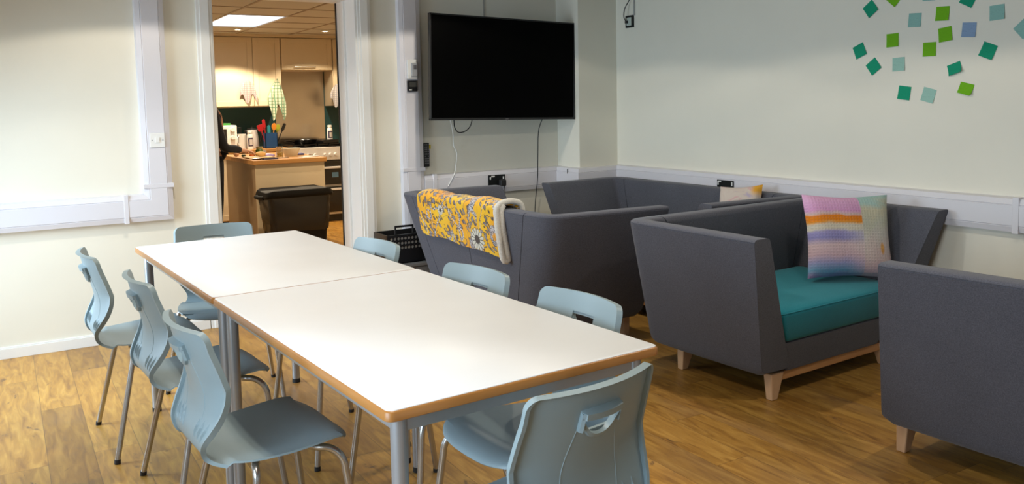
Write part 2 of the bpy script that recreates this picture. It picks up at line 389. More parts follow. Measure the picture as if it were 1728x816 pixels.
# ------------------------------------------------------------------ tables
def table(name_loc, label, th, o, Wd, L):
    t = thing('classroom_table', label, 'table', (o[0], o[1], 0), 'white tables pushed end to end', th)
    H = .76
    def rpoly(x0, y0, x1, y1, r, n=5):
        P = []
        for cx, cy, a in ((x1-r, y1-r, 0), (x0+r, y1-r, 90), (x0+r, y0+r, 180), (x1-r, y0+r, 270)):
            for i in range(n+1):
                q = math.radians(a+90*i/n); P.append((cx+r*math.cos(q), cy+r*math.sin(q)))
        return P
    def ring(poly, z): return [(x, y, z) for x, y in poly]
    a, b = rpoly(0, 0, Wd, L, .018), rpoly(.0035, .0035, Wd-.0035, L-.0035, .016)
    e = rpoly(.006, .006, Wd-.006, L-.006, .014)
    build('edge_band', MB().rings([ring(e, H-.026), ring(a, H-.0225), ring(a, H-.0055), ring(b, H-.0016)]), M_beech, t, local=True, angle=50)
    build('tabletop', MB().rings([ring(rpoly(.004, .004, Wd-.004, L-.004, .016), H-.003), ring(rpoly(.004, .004, Wd-.004, L-.004, .016), H-.0005), ring(rpoly(.0045, .0045, Wd-.0045, L-.0045, .0155), H)]), M_lam, t, local=True, angle=50)
    i = .048; fz0, fz1 = H-.064, H-.0262
    f = MB().box((i, i-.010, fz0), (Wd-i, i+.012, fz1)).box((i, L-i-.012, fz0), (Wd-i, L-i+.010, fz1))
    f.box((i-.010, i, fz0), (i+.012, L-i, fz1)).box((Wd-i-.012, i, fz0), (Wd-i+.010, L-i, fz1))
    build('frame', f, M_steel, t, local=True, bevel=.002)
    for x in (i, Wd-i):
        for y in (i, L-i):
            lg = build('leg', MB().tube([(x, y, .02), (x, y, H-.0262)], .0185, 20), M_steel, t, local=True)
            build('foot_cap', MB().lathe([(.001, 0), (.0195, 0), (.0195, .018), (.017, .020)], (x, y, 0)), M_rubber, lg, local=True)
            s = 1 if x < Wd/2 else -1; r = 1 if y < L/2 else -1
            build('weld_bracket', MB().box((x+s*.018, y+r*.006, H-.058), (x+s*.03, y+r*.012, H-.028)), M_steel, lg, local=True)
    return t
TH, TW, TL = .0552, .757, 1.292
o1 = (-3.4575, -3.9167)
o2 = (o1[0]-math.sin(TH)*(TL+.003), o1[1]+math.cos(TH)*(TL+.003))
table('', 'white rectangular table nearer the camera with orange brown wooden edge and silver legs', TH, o1, TW, TL)
table('', 'white rectangular table farther away towards the kitchen doorway, butted against the nearer one', TH, o2, TW, TL)

# ------------------------------------------------------------------ chairs
# side profile of the shell: (x, z, half width, edge curl)
PROF = [(-.042, .806, .180), (-.040, .797, .180), (-.034, .770, .181), (-.028, .748, .182), (-.020, .722, .185), (-.008, .680, .189), (.002, .640, .192), (.007, .605, .192),
        (.005, .568, .186), (-.003, .535, .174), (-.012, .508, .158), (-.014, .485, .144), (-.006, .462, .138), (.018, .445, .148), (.052, .4365, .168), (.095, .434, .186),
        (.150, .435, .198), (.210, .438, .205), (.270, .443, .207), (.320, .446, .203), (.360, .443, .194), (.385, .434, .182), (.396, .424, .168)]
def cat(P, t):     # catmull-rom over the profile
    n = len(P)-1; u = t*n; i = min(int(u), n-1); f = u-i
    p = [P[max(i-1, 0)], P[i], P[i+1], P[min(i+2, n)]]
    return tuple(.5*(2*b+(c-a)*f+(2*a-5*b+4*c-d)*f*f+(3*b-a-3*c+d)*f**3) for a, b, c, d in zip(*p))
VS = [-1, -.97, -.9, -.78, -.64, -.48, -.36, -.265, -.13, 0, .13, .265, .36, .48, .64, .78, .9, .97, 1]
def shell_pt(t, v, off=0):
    def raw(t, v):
        x, z, h = cat(PROF, t); rc = .026; ds = max(0, .8062-z)
        if t < .2 and ds < rc: h = h-rc+math.sqrt(max(0, rc*rc-(rc-ds)**2))
        wb = max(0, min(1, (z-.50)/.15))                     # back: edges curve forward; seat: edges turn up a little
        x2 = x + wb*.042*(h*v/.184)**2
        z2 = z + (1-wb)*(.012*v*v if x > .05 else 0) 
        if t > .9: x2 = x - .03*v**4
        return Vector((x2, h*v, z2))
    p = raw(t, v)
    if off:
        e = 1e-3; a = raw(min(t+e, 1), v)-raw(max(t-e, 0), v); b = raw(t, v+e)-raw(t, v-e)
        p = p + off*a.cross(b).normalized()
    return p
def make_chair(label):
    t = thing('stacking_chair', label, 'chair', (0, 0, 0), 'pale blue chairs around the tables')
    NU = 66; us = [i/NU for i in range(NU+1)]
    hole_t0, hole_t1 = .136, .200                          # slot of the hand hold
    G = {}
    mb = MB(); T = .0055
    rows = sorted(set([.002, .005, .009, .021, .027] + [u for u in us if not (hole_t0-.006 < u < hole_t1+.006)] + [hole_t0, (hole_t0+hole_t1)/2, hole_t1]))
    hi = [i for i, u in enumerate(rows) if hole_t0 <= u < hole_t1-1e-6]
    nv = len(VS); cells = [(i, j) for i in range(len(rows)-1) for j in range(nv-1) if not (i in hi and 7 <= j <= 10)]
    front, back = {}, {}
    vs = []
    for i, u in enumerate(rows):
        for j, v in enumerate(VS):
            uu_, vv_ = u, v
            front[i, j] = len(vs); vs.append(shell_pt(u, v, T*.5))
            back[i, j] = len(vs); vs.append(shell_pt(u, v, -T*.5))
    fs = []
    cs = set(cells)
    for i, j in cells:
        fs.append((front[i,j], front[i,j+1], front[i+1,j+1], front[i+1,j])); fs.append((back[i,j], back[i+1,j], back[i+1,j+1], back[i,j+1]))
        for (a, b), nb in ((((i,j),(i,j+1)), (i-1,j)), (((i+1,j),(i+1,j+1)), (i+1,j)), (((i,j),(i+1,j)), (i,j-1)), (((i,j+1),(i+1,j+1)), (i,j+1))):
            if nb not in cs: fs.append((front[a], front[b], back[b], back[a]))
    used = sorted({k for f in fs for k in f}); mp = {k: n for n, k in enumerate(used)}
    mb.add([vs[k] for k in used], [tuple(mp[k] for k in f) for f in fs])
    # rim flange turned towards the rear, all along both sides and over the top
    path = [(k/80*.62, -1, k/80*.62, -.955) for k in range(80, 0, -1)]
    path += [(0, q, .013, q*.98) for q in (-1, -.9, -.75, -.5, -.25, 0, .25, .5, .75, .9, 1)]
    path += [(k/80*.62, 1, k/80*.62, .955) for k in range(1, 81)]
    R = []
    for (a_, b_, c_, d_) in path:
        dp = .0035+.0085*max(0, min(1, (.60-a_)/.2))
        R.append([shell_pt(a_, b_, T*.5), shell_pt(a_, b_, -T*.5-dp), shell_pt(c_, d_, -T*.5-dp*.85), shell_pt(c_, d_, 0)])
    mb.rings(R)
    # rib fins low on the rear, and the two raised ribs that run down from the hand hold
    for v in (-.72, -.54, -.36, .36, .54, .72):
        R = []
        for u in (.385, .40, .42, .44, .46, .475):
            h = .0005+.0062*math.sin((u-.385)/.09*math.pi)
            a = shell_pt(u, v-.020, -T*.4); b = shell_pt(u, v+.020, -T*.4); c = shell_pt(u, v, -T*.4-h); R.append([a, b, c])
        mb.rings(R)
    for s in (-1, 1):
        R = []
        for k in range(18):
            u = .19+.20*k/17; v = s*(.30+.13*math.sin(k/17*1.9))
            R.append([shell_pt(u, v-.012, -T*.4), shell_pt(u, v+.012, -T*.4), shell_pt(u, v, -T*.4-.0016)])
        mb.rings(R)
    build('seat_shell', mb, M_plast, t, local=True, angle=62)
    # hand hold: a faceted ledge above the slot and a curved lip below it, on the rear
    h = MB(); R = []
    for v, d, e in ((-.31, .002, .010), (-.27, .016, .016), (-.1, .019, .019), (.1, .019, .019), (.27, .016, .016), (.31, .002, .010)):
        R.append([shell_pt(hole_t0-.020, v, -T*.4), shell_pt(hole_t0-.014, v, -T*.4-d), shell_pt(hole_t0+.012, v, -T*.4-d*1.05), shell_pt(hole_t0+.014, v, -T*.4)])
    h.rings(R); R = []
    for k in range(17):
        q = -1+2*k/16; v = .305*q; d = .012; u = hole_t0+.010+(hole_t1-hole_t0+.002)*(1-abs(q)**2.6)
        R.append([shell_pt(u-.006, v, -T*.2), shell_pt(u-.005, v, -T*.4-d), shell_pt(u+.006, v, -T*.4-d*.7), shell_pt(u+.010, v, -T*.2)])
    h.rings(R)
    for s in (-1, 1):
        h.rings([[shell_pt(u, s*.265, -T*.2), shell_pt(u, s*.31, -T*.2), shell_pt(u, s*.31, -T*.4-.009), shell_pt(u, s*.275, -T*.4-.014)] for u in (hole_t0-.012, hole_t1-.008)])
    build('hand_hold', h, M_plast, t, local=True, angle=30)
    r = .0105
    for s in (-1, 1):
        # rear leg
        P = [(.13, s*.10, .4245), (.115, s*.155, .4245)]
        for k in range(7):
            q = k/6*math.pi/2; P.append((.108-.006*math.sin(q), s*(.165+.030*math.sin(q)), .4245-.034*(1-math.cos(q))))
        P += [(.016, s*.250, .012)]
        lg = build('leg', MB().tube(P, r, 14), M_chrome, t, local=True)
        build('foot_cap', MB().tube([(.0165, s*.2496, .016), (.015, s*.252, 0)], .0118, 14), M_rubber, lg, local=True)
        # front leg
        P = [(.26, s*.10, .4255), (.285, s*.155, .4255)]
        for k in range(8):
            q = k/7*math.pi/2; P.append((.295+.060*math.sin(q), s*(.165+.030*math.sin(q)), .4255-.070*(1-math.cos(q))))
        P += [(.398, s*.225, .012)]
        lg = build('leg', MB().tube(P, r, 14), M_chrome, t, local=True)
        build('foot_cap', MB().tube([(.3976, s*.2246, .016), (.399, s*.226, 0)], .0118, 14), M_rubber, lg, local=True)
    f = MB().tube([(.10, .11, .4235), (.30, .11, .4245)], .010, 10).tube([(.10, -.11, .4235), (.30, -.11, .4245)], .010, 10)
    f.tube([(.13, -.11, .4235), (.13, .11, .4235)], .010, 10).tube([(.27, -.11, .4245), (.27, .11, .4245)], .010, 10)
    build('under_frame', f, M_chrome, t, local=True)
    return t
def copy_tree(o, parent=None):
    c = o.copy(); COL.objects.link(c); c.parent = parent
    for ch in o.children: copy_tree(ch, c)
    return c
chairs = [  # x, y, heading (radians), label
    (-3.681, -3.073, .081, 'nearest chair on the left long side of the tables, its whole blue grey seat showing'),
    (-3.700, -2.335, .074, 'middle chair of the three on the left long side, beside the join of the tables'),
    (-3.800, -1.665, .042, 'farthest chair on the left long side, standing closest to the bare white wall'),
    (-3.074, -4.083, 1.724, 'chair at the near end of the tables, seen from behind with its hand hold'),
    (-2.665, -3.466, math.pi+.061, 'nearest chair on the right long side, its backrest just left of the middle sofa'),
    (-2.715, -2.925, math.pi+.131, 'middle chair on the right long side, backrest below the yellow blanket'),
    (-2.765, -2.150, math.pi+.11, 'farthest chair on the right long side, backrest in front of the black crate'),
    (-3.215, -1.165, -1.641, 'chair at the far end of the tables, in front of the kitchen doorway'),
]
proto = None
for x, y, a, lb in chairs:
    if proto is None: c = proto = make_chair(lb)
    else: c = copy_tree(proto)
    c.location = (x, y, 0); c.rotation_euler = (0, 0, a); c['label'] = lb

# ------------------------------------------------------------------ sofas
V2 = lambda p: Vector((p[0], p[1]))
def bez(a, c, b, r, n=9):
    a, c, b = V2(a), V2(c), V2(b); p = c+(a-c).normalized()*r; q = c+(b-c).normalized()*r
    out = []
    for i in range(n+1):
        t = i/n; out.append((1-t)**2*p + 2*t*(1-t)*(c*.93+(p+q)*.035) + t*t*q)
    return out
def sofa(label, top, bot, split=False, ztop=.80, zb=.12, t=.10, tb=.19, ro=.11, seatz=.435, seam=.24, rear_leg=.17):
    cx = sum(p[0] for p in bot)/4; cy = sum(p[1] for p in bot)/4
    th = thing('two_seat_sofa', label, 'sofa', (cx, cy, 0), 'charcoal grey sofas with teal seats')
    def quadpaths(Q, tt, ro, ri):
        RL, RR, FR, FL = map(V2, Q); ex = (RR-RL).normalized(); eyl = (FL-RL).normalized(); eyr = (FR-RR).normalized()
        fx = (FR-FL).normalized()
        RLi, RRi, FLi, FRi = RL+ex*tt+eyl*tt, RR-ex*tt+eyr*tt, FL+fx*tt, FR-fx*tt
        sl, sr = RL+ex*seam, RR-ex*seam
        slI, srI = sl+(eyl*tt), sr+(eyr*tt)
        o = {'L': [FL, FL.lerp(RL, .05), FL.lerp(RL, .5)] + bez(FL, RL, RR, ro) + [sl], 'B': [sl, sr], 'R': [sr] + bez(RL, RR, FR, ro) + [FR.lerp(RR, .5), FR.lerp(RR, .05), FR]}
        i = {'L': [FLi, FLi.lerp(RLi, .05), FLi.lerp(RLi, .5)] + bez(FLi, RLi, RRi, ri) + [slI], 'B': [slI, srI], 'R': [srI] + bez(RLi, RRi, FRi, ri) + [FRi.lerp(RRi, .5), FRi.lerp(RRi, .05), FRi]}
        return o, i, (RLi, RRi, FRi, FLi)
    ot, it, iqt = quadpaths(top, t, ro, .03); ob, ib, iqb = quadpaths(bot, tb, ro*.9, .03)
    def sect(key, k, shift=None):
        nl = len(ot[key]); lift = 0 if key == 'B' else {0: .022, 1: .004}.get(k if key == 'L' else nl-1-k, 0)
        def pos(d, z):      # d = inset from the outer skin, measured in metres
            f = (z-zb)/(ztop-zb); a = ob[key][k].lerp(ot[key][k], f); b = ib[key][k].lerp(it[key][k], f)
            dist = max((b-a).length, 1e-6); p = a+(b-a)*(d/dist)
            if shift: p = p+shift
            if z < .25 and lift: z = z+lift*(1-(z-zb)/.13)
            return (p.x, p.y, z)
        f = lambda z: (ib[key][k].lerp(it[key][k], (z-zb)/(ztop-zb))-ob[key][k].lerp(ot[key][k], (z-zb)/(ztop-zb))).length
        T_ = f(ztop)
        return [pos(.045, zb), pos(.016, zb+.008), pos(.003, zb+.028), pos(0, zb+.055), pos(0, .45), pos(0, ztop-.030), pos(0, ztop-.0165), pos(.0035, ztop-.0145), pos(.0008, ztop-.0125), pos(.004, ztop-.008), pos(.009, ztop-.0035), pos(.018, ztop),
                pos(T_-.022, ztop), pos(T_-.010, ztop-.003), pos(T_-.003, ztop-.009), pos(f(ztop-.03), ztop-.03), pos(f(.45), .45), pos(f(zb+.03), zb+.03), pos(f(zb)-.01, zb)]
    RL, RR = V2(top[0]), V2(top[1]); ex = (RR-RL).normalized(); gp = .0022
    def piece(name, keys_sections):
        return build(name, MB().rings(keys_sections), M_char, th, bevel=.012, seg=3, angle=38)
    nL = len(ot['L'])
    piece('armrest', [sect('L', k, None if k < nL-1 else -ex*gp) for k in range(nL)])
    piece('armrest', [sect('R', k, None if k > 0 else ex*gp) for k in range(nL)])
    if split:
        for a in (0, 1):
            s0, s1 = sect('B', 0, ex*gp), sect('B', 1, -ex*gp)
            mid = [tuple((Vector(p)+Vector(q))/2) for p, q in zip(s0, s1)]
            if a == 0: R = [s0, [tuple(Vector(p)-Vector((*(ex*gp), 0))) for p in mid]]
            else: R = [[tuple(Vector(p)+Vector((*(ex*gp), 0))) for p in mid], s1]
            piece('backrest', R)
    else: piece('backrest', [sect('B', 0, ex*gp), sect('B', 1, -ex*gp)])
    def iq(z, grow=0, fin=0):
        f = (z-zb)/(ztop-zb); q = [a.lerp(b, f) for a, b in zip(iqb, iqt)]; c = sum(q, Vector((0, 0)))/4
        RLq, RRq, FRq, FLq = q; e = (RRq-RLq).normalized(); g_ = ((FLq-RLq)+(FRq-RRq)).normalized()
        return [RLq-e*grow-g_*grow, RRq+e*grow-g_*grow, FRq+e*grow+g_*fin, FLq-e*grow+g_*fin]
    ring = lambda z, gr, fi: [(p.x, p.y, z) for p in iq(z, gr, fi)]
    build('seat_base', MB().rings([ring(zb+.002, .004, -.010), ring(.272, .004, -.010)]), M_char, th, bevel=.006)
    # cushion, subdivided ring so that its corners are soft
    def cring(z, inset, n=5):
        RLq, RRq, FRq, FLq = iq(z, -.002-inset, -.004-inset); P = []
        r = .035; C = [RLq, RRq, FRq, FLq]
        for i in range(4):
            P += bez(C[i-1], C[i], C[(i+1) % 4], r, n)
        return [(p.x, p.y, z) for p in P]
    cu = build('seat_cushion', MB().rings([cring(.275, .012), cring(.283, .003), cring(.295, 0), cring(seatz-.03, 0), cring(seatz-.014, .005), cring(seatz-.004, .018), cring(seatz+.004, .06), cring(seatz+.008, .16)]), M_teal, th, angle=60)
    pp = [Vector(p) for p in cring(seatz-.014, .005)]
    build('piping', MB().tube(pp, .0028, 6, closed=True), M_teal, cu)
    # wooden under frame and legs
    bq = [V2(p) for p in bot]; RLb, RRb, FRb, FLb = bq
    e = (FRb-FLb).normalized(); g_ = ((FLb-RLb)+(FRb-RRb)).normalized()
    def P3(p, z): return (p.x, p.y, z)
    legs = []
    for base, sx, sy, inset, yin in ((FLb, 1, -1, .08, .012), (FRb, -1, -1, .08, .012), (RLb, 1, 1, .07, rear_leg), (RRb, -1, 1, .07, rear_leg)):
        c0 = base + e*sx*inset + g_*sy*yin
        tp = [c0, c0+e*sx*.088, c0+e*sx*.088+g_*sy*.05, c0+g_*sy*.05]
        ft = [c0+e*sx*.004, c0+e*sx*.044, c0+e*sx*.044+g_*sy*.036, c0+e*sx*.004+g_*sy*.036]
        build('leg', MB().rings([[P3(p, 0) for p in ft], [P3(p, zb+.004) for p in tp]]), M_leg, th, bevel=.005, seg=3)
        legs.append(c0)
    for a, b, sy in ((legs[0], legs[1], -1), (legs[2], legs[3], 1)):
        a2, b2 = a+e*.05+g_*sy*.006, b-e*.05+g_*sy*.006
        r_ = MB().rings([[P3(a2, .082), P3(b2, .082), P3(b2+g_*sy*.03, .082), P3(a2+g_*sy*.03, .082)], [P3(a2, zb+.002), P3(b2, zb+.002), P3(b2+g_*sy*.03, zb+.002), P3(a2+g_*sy*.03, zb+.002)]])
        build('rail', r_, M_rail, th, bevel=.003)
    return th
def inset_bot(top, dx, dr, df, dx2=None):
    dx2 = dx if dx2 is None else dx2
    RL, RR, FR, FL = map(V2, top); e = (RR-RL).normalized(); g_ = (FL-RL).normalized()
    return [RL+e*dx-g_*dr, RR-e*dx2-g_*dr, FR-e*dx2-g_*df, FL+e*dx-g_*df]
# middle sofa, opening towards the camera
topM = [(-1.525, -2.245), (-.065, -2.185), (-.045, -3.005), (-1.505, -3.075)]
sofa('grey two seat sofa in the middle with teal seat and a big pastel cushion', topM, inset_bot(topM, .262, .13, .178, .12), seam=.20)
# sofa cut by the right edge of the photo
topR = [(-.06, -4.40), (-1.475, -4.47), (-1.530, -3.655), (-.09, -3.56)]
sofa('grey sofa cut off by the right edge of the photo, only one arm in view', topR, inset_bot(topR, .262, -.15, -.14), ztop=.80)
# sofa with the blanket, opening towards the right wall
topL = [(-1.765, -1.965), (-1.850, -.255), (-1.115, -.300), (-1.010, -2.02)]
RLb, RRb, FRb, FLb = (-1.66, -1.70), (-1.72, -.50), (-1.02, -.52), (-.975, -1.725)
sofa('grey two seat sofa behind the tables with a yellow blanket over its back', topL, [RLb, RRb, FRb, FLb], split=True, seam=.22, ro=.14)
# corner sofa along the right wall
topF = [(-.060, -.352), (-.058, -2.185), (-.795, -2.120), (-.785, -.400)]
sofa('grey sofa in the far corner with its back against the right wall', topF, inset_bot(topF, .25, .0, .1), seam=.20)

# ------------------------------------------------------------------ blanket over the sofa back
def blanket_mat():
    m = mat('yellow_floral_fleece', (.7, .35, .01), .85, spec=.15, sheen=.3); g = NT(m)
    uv = g.coord('UV'); u, v, _ = g.sep(uv)      # u, v in metres
    wob = g.noise(uv, 9, 2, out='Color'); wx, wy, wz = g.sep(wob)
    u2 = g.m('ADD', u, g.m('MULTIPLY', g.m('SUBTRACT', wx, .5), .05)); v2 = g.m('ADD', v, g.m('MULTIPLY', g.m('SUBTRACT', wy, .5), .05))
    w2 = g.comb(u2, v2, 0)
    base = g.ramp(g.noise(uv, 3.5, 2), [(.35, (.78, .33, .008)), (.6, (.80, .48, .02)), (.8, (.82, .56, .05))])
    # leaves: elongated voronoi cells, grey with dark outline
    lv = g.comb(g.m('MULTIPLY', g.m('ADD', u2, v2), 1.0), g.m('MULTIPLY', g.m('SUBTRACT', u2, v2), 1.9), 0)
    d = g.vor(lv, 12); lc = g.sep(g.vor(lv, 12, out='Color'))[0]
    leaf = g.m('MULTIPLY', g.m('SUBTRACT', 1, g.step(d, .43, .47)), g.m('GREATER_THAN', lc, .22))
    leafc = g.mix(g.step(d, .30, .40), g.ramp(lc, [(.4, (.16, .13, .13)), (.7, (.30, .27, .27)), (.9, (.22, .20, .24))]), (.045, .035, .035))
    col = g.mix(leaf, base, leafc)
    # curling stems
    st = g.m('ABSOLUTE', g.m('SUBTRACT', g.noise(uv, 5, 1, 1.6), .5))
    col = g.mix(g.m('SUBTRACT', 1, g.step(st, .006, .014)), col, (.13, .10, .095))
    # pale speckled bands (branches)
    st2 = g.m('ABSOLUTE', g.m('SUBTRACT', g.noise(g.comb(u, g.m('MULTIPLY', v, .7), 4), 4.2, 1, .8), .5))
    spk = g.step(g.noise(uv, 90, 2), .46, .54)
    col = g.mix(g.m('MULTIPLY', g.m('SUBTRACT', 1, g.step(st2, .016, .026)), .9), col, g.mix(spk, (.08, .07, .09), (.55, .56, .60)))
    # daisies
    for (fx, fy, R) in ((.86, .79, .085), (1.18, .60, .05), (.35, .62, .04), (.45, .30, .05)):
        du, dv = g.m('SUBTRACT', u, fx), g.m('SUBTRACT', v, fy)
        rad = g.m('SQRT', g.m('ADD', g.m('MULTIPLY', du, du), g.m('MULTIPLY', dv, dv)))
        an = g.m('ARCTAN2', dv, du); pet = g.m('ABSOLUTE', g.m('SINE', g.m('MULTIPLY', an, 6.5)))
        pr = g.m('MULTIPLY', g.m('ADD', .70, g.m('MULTIPLY', g.m('POWER', pet, .6), .32)), R)
        mask = g.m('LESS_THAN', rad, g.m('ADD', pr, R*.06)); inner = g.m('LESS_THAN', rad, pr)
        pc = g.mix(g.m('MULTIPLY', g.m('LESS_THAN', pet, .38), g.m('GREATER_THAN', rad, R*.3)), (.62, .60, .52), (.06, .05, .05))
        fc = g.mix(inner, (.05, .04, .04), pc)
        fc = g.mix(g.m('SUBTRACT', 1, g.step(rad, R*.36, R*.42)), fc, (.07, .055, .05))
        col = g.mix(mask, col, fc)
    g._in(g.b.inputs['Base Color'], col); g.bump(g.noise(uv, 160, 2), .4, .002)
    return m
BM = blanket_mat()
bl = thing('folded_blanket', 'yellow blanket with grey floral print draped over the sofa back', 'blanket', (-1.86, -1.2, .8))
def back_pt(y, z, out=0):   # outer skin of the blanket sofa's back at height z
    f = (z-.12)/.68; xt = -1.765 + (y+1.965)/(1.71)*(-.085); xb = -1.66 + (y+1.70)/1.2*(-.06)
    return (xb+(xt-xb)*f) - out
def drape(s, yy, thick=.034, ins=0):
    """s = metres along the drape from the inside hem over the top to the outside hem"""
    up_in, over = .26, .10+2*thick
    wv = .006*math.sin(yy*9+1)+.004*math.sin(yy*23)
    xo_top = back_pt(yy, .80)-thick
    if s < up_in-.05: return Vector((xo_top+over, yy, .835-(up_in-s)+.0))
    r = over/2; L1 = up_in-.05; arc = math.pi*r*.78
    if s < L1+arc:
        q = (s-L1)/arc*math.pi; return Vector((xo_top+r+r*math.cos(q), yy, .785+.055*math.sin(q)**.7+wv*math.sin(q)))
    z = .785-(s-L1-arc); k = (s-L1-arc)
    return Vector((back_pt(yy, z)-thick-.010*math.sin(min(1, k/.12)*math.pi/2)-wv*.6, yy, z))
Y0, Y1, NB = -.62, -1.52, 44
SL = .26-.05+math.pi*.084*.78
def shang(yy):        # hem drop on the outside
    f = (yy-Y0)/(Y1-Y0); return .215+.035*f+.006*math.sin(f*14)
rings_g, uvs = [], []
NS = 40
def soft(f): return 1
for j in range(NB+1):
    f = j/NB; yy = Y0+(Y1-Y0)*f; Ltot = SL+shang(yy); row = []
    for i in range(NS+1):
        s = Ltot*i/NS; p = drape(s, yy); row.append(p)
    rings_g.append(row)
def closed_sheet(rows, th):
    """gives the sheet thickness towards its inside, rounding the hems"""
    mb = MB(); n = len(rows[0]); m = len(rows); outer, inner = rows, []
    for j in range(m):
        r = []
        for i in range(n):
            a = rows[j][min(i+1, n-1)]-rows[j][max(i-1, 0)]; a.y = 0; a.normalize()
            nn = Vector((-a.z, 0, a.x))        # rotate in XZ
            r.append(rows[j][i]-nn*th*(-1))
        inner.append(r)
    vs = [p for r in outer for p in r]+[p for r in inner for p in r]; N = n*m; fs = []
    for j in range(m-1):
        for i in range(n-1):
            a, b, c, d = j*n+i, j*n+i+1, (j+1)*n+i+1, (j+1)*n+i; fs += [(a, b, c, d), (N+a, N+d, N+c, N+b)]
        fs += [(j*n, (j+1)*n, N+(j+1)*n, N+j*n), (j*n+n-1, N+j*n+n-1, N+(j+1)*n+n-1, (j+1)*n+n-1)]
    for i in range(n-1):
        fs += [(i, N+i, N+i+1, i+1), ((m-1)*n+i, (m-1)*n+i+1, N+(m-1)*n+i+1, N+(m-1)*n+i)]
    return mb.add(vs, fs)
cs_ = closed_sheet(rings_g, .024)
bo = build('blanket_body', cs_, BM, bl, angle=60, bevel=.008, seg=3)
uvl = bo.data.uv_layers.new(name='UVMap'); off = Vector((-1.86, -1.2, .8))
n_ = NS+1; N_ = n_*(NB+1)
for poly in bo.data.polygons:
    for li in poly.loop_indices:
        vi = bo.data.loops[li].vertex_index % N_; j, i = divmod(vi, n_)
        yy = Y0+(Y1-Y0)*j/NB; uvl.data[li].uv = (abs(yy-Y0)*1.25, (SL+shang(yy))*i/NS*1.3+.02)
# fleece edge: a fat rolled band along the right hem, out, down, round and back up
P = []
yy = Y1-.010; Ltot = SL+shang(yy)
for i in range(30): P.append(drape(.10+(Ltot-.10)*i/29, yy)+Vector((.002, -.004, 0)))
last = P[-1]
fl = MB().tube(P+[last+Vector((.008, -.002, -.014)), last+Vector((.022, -.004, -.018)), last+Vector((.034, -.004, -.008))] + [Vector((p.x+.030, p.y-.006, p.z)) for p in reversed(P[14:])], .0165, 12)
build('fleece_lining', fl, M_fleece, bl, angle=80)['label'] = 'cream fleece lining showing at the folded edge'

# ------------------------------------------------------------------ cushions
def pillow_mesh(w, h, th, n=26):
    mb = MB(); G = []
    for sgn in (1, -1):
        g = []
        for i in range(n+1):
            row = []
            for j in range(n+1):
                a, b = -1+2*i/n, -1+2*j/n
                k = (1-a**4)*(1-b**4); z = sgn*th*.5*k**.55
                pin = 1-.075*(1-abs(a)**1.6)*abs(b)**3; pin2 = 1-.075*(1-abs(b)**1.6)*abs(a)**3
                z += .004*math.sin(7*a+3*b)*k
                row.append((a*w/2*pin2, b*h/2*pin, z))
            g.append(row)
        mb.grid(g if sgn > 0 else [r[::-1] for r in g])
    return mb
def pillow_mat(w, h):
    m = mat('quilted_pastel_patchwork', (.6, .5, .6), .9, spec=.15); g = NT(m); c = g.coord(); x, y, z = g.sep(c)
    u = g.m('ADD', g.m('DIVIDE', x, w), .5); v = g.m('ADD', g.m('DIVIDE', y, h), .5)
    nz = g.noise(c, 9, 2); v2 = g.m('ADD', v, g.m('MULTIPLY', g.m('SUBTRACT', nz, .5), .10))
    left = g.ramp(v2, [(0, (.42, .26, .50)), (.08, (.16, .36, .56)), (.18, (.34, .34, .60)), (.27, (.62, .44, .52)), (.38, (.64, .48, .52)), (.46, (.25, .24, .50)), (.53, (.33, .30, .56)), (.57, (.66, .60, .46))])
    up = g.ramp(v2, [(0, (.66, .60, .46)), (.62, (.62, .56, .46)), (.655, (.70, .30, .05)), (.675, (.72, .22, .01)), (.73, (.70, .20, .01)), (.755, (.60, .44, .40)), (.80, (.60, .30, .52)), (.95, (.66, .38, .58))])
    L = g.mix(g.m('GREATER_THAN', v2, .57), left, up)
    n2 = g.noise(c, 5, 2, 1.5)
    R = g.ramp(g.m('ADD', v, g.m('MULTIPLY', g.m('SUBTRACT', n2, .5), .5)), [(.05, (.60, .40, .46)), (.3, (.62, .50, .48)), (.5, (.58, .54, .50)), (.62, (.52, .52, .42)), (.8, (.56, .52, .38)), (.95, (.34, .52, .50))])
    du = g.m('DIVIDE', g.m('SUBTRACT', u, .83), .025); dv = g.m('DIVIDE', g.m('SUBTRACT', v, .34), .07)
    bl_ = g.m('SUBTRACT', 1, g.step(g.m('ADD', g.m('MULTIPLY', du, du), g.m('MULTIPLY', dv, dv)), .2, 1.6))
    R = g.mix(bl_, R, (.66, .34, .10))
    low = g.m('MULTIPLY', g.step(u, .35, .75), g.m('LESS_THAN', v2, .57))
    L = g.mix(g.m('MULTIPLY', low, .8), L, R)
    col = g.mix(g.m('GREATER_THAN', u, .615), L, R)
    q = g.m('MAXIMUM', g.m('POWER', g.m('ABSOLUTE', g.m('SINE', g.m('MULTIPLY', x, 210))), 3), g.m('POWER', g.m('ABSOLUTE', g.m('SINE', g.m('MULTIPLY', y, 210))), 3))
    col = g.mix(g.m('MULTIPLY', g.m('SUBTRACT', 1, q), .12), col, (.30, .27, .30))
    g._in(g.b.inputs['Base Color'], col); g.bump(q, .5, .002); return m
def pillow(label, c, w, h, th, xdir, tilt, spin=0, m=None):
    o = build('throw_cushion', pillow_mesh(w, h, th), m or pillow_mat(w, h), local=True, angle=80)
    X = Vector(xdir).normalized(); N = Vector((X.y, -X.x, 0)); N = (N*math.cos(tilt)+Vector((0, 0, 1))*math.sin(tilt)).normalized(); Y = N.cross(X)
    X, Y = X*math.cos(spin)+Y*math.sin(spin), Y*math.cos(spin)-X*math.sin(spin)
    m4 = Matrix((X, Y, N)).transposed().to_4x4(); m4.translation = Vector(c); o.matrix_world = m4
    return tag(o, label, 'cushion')
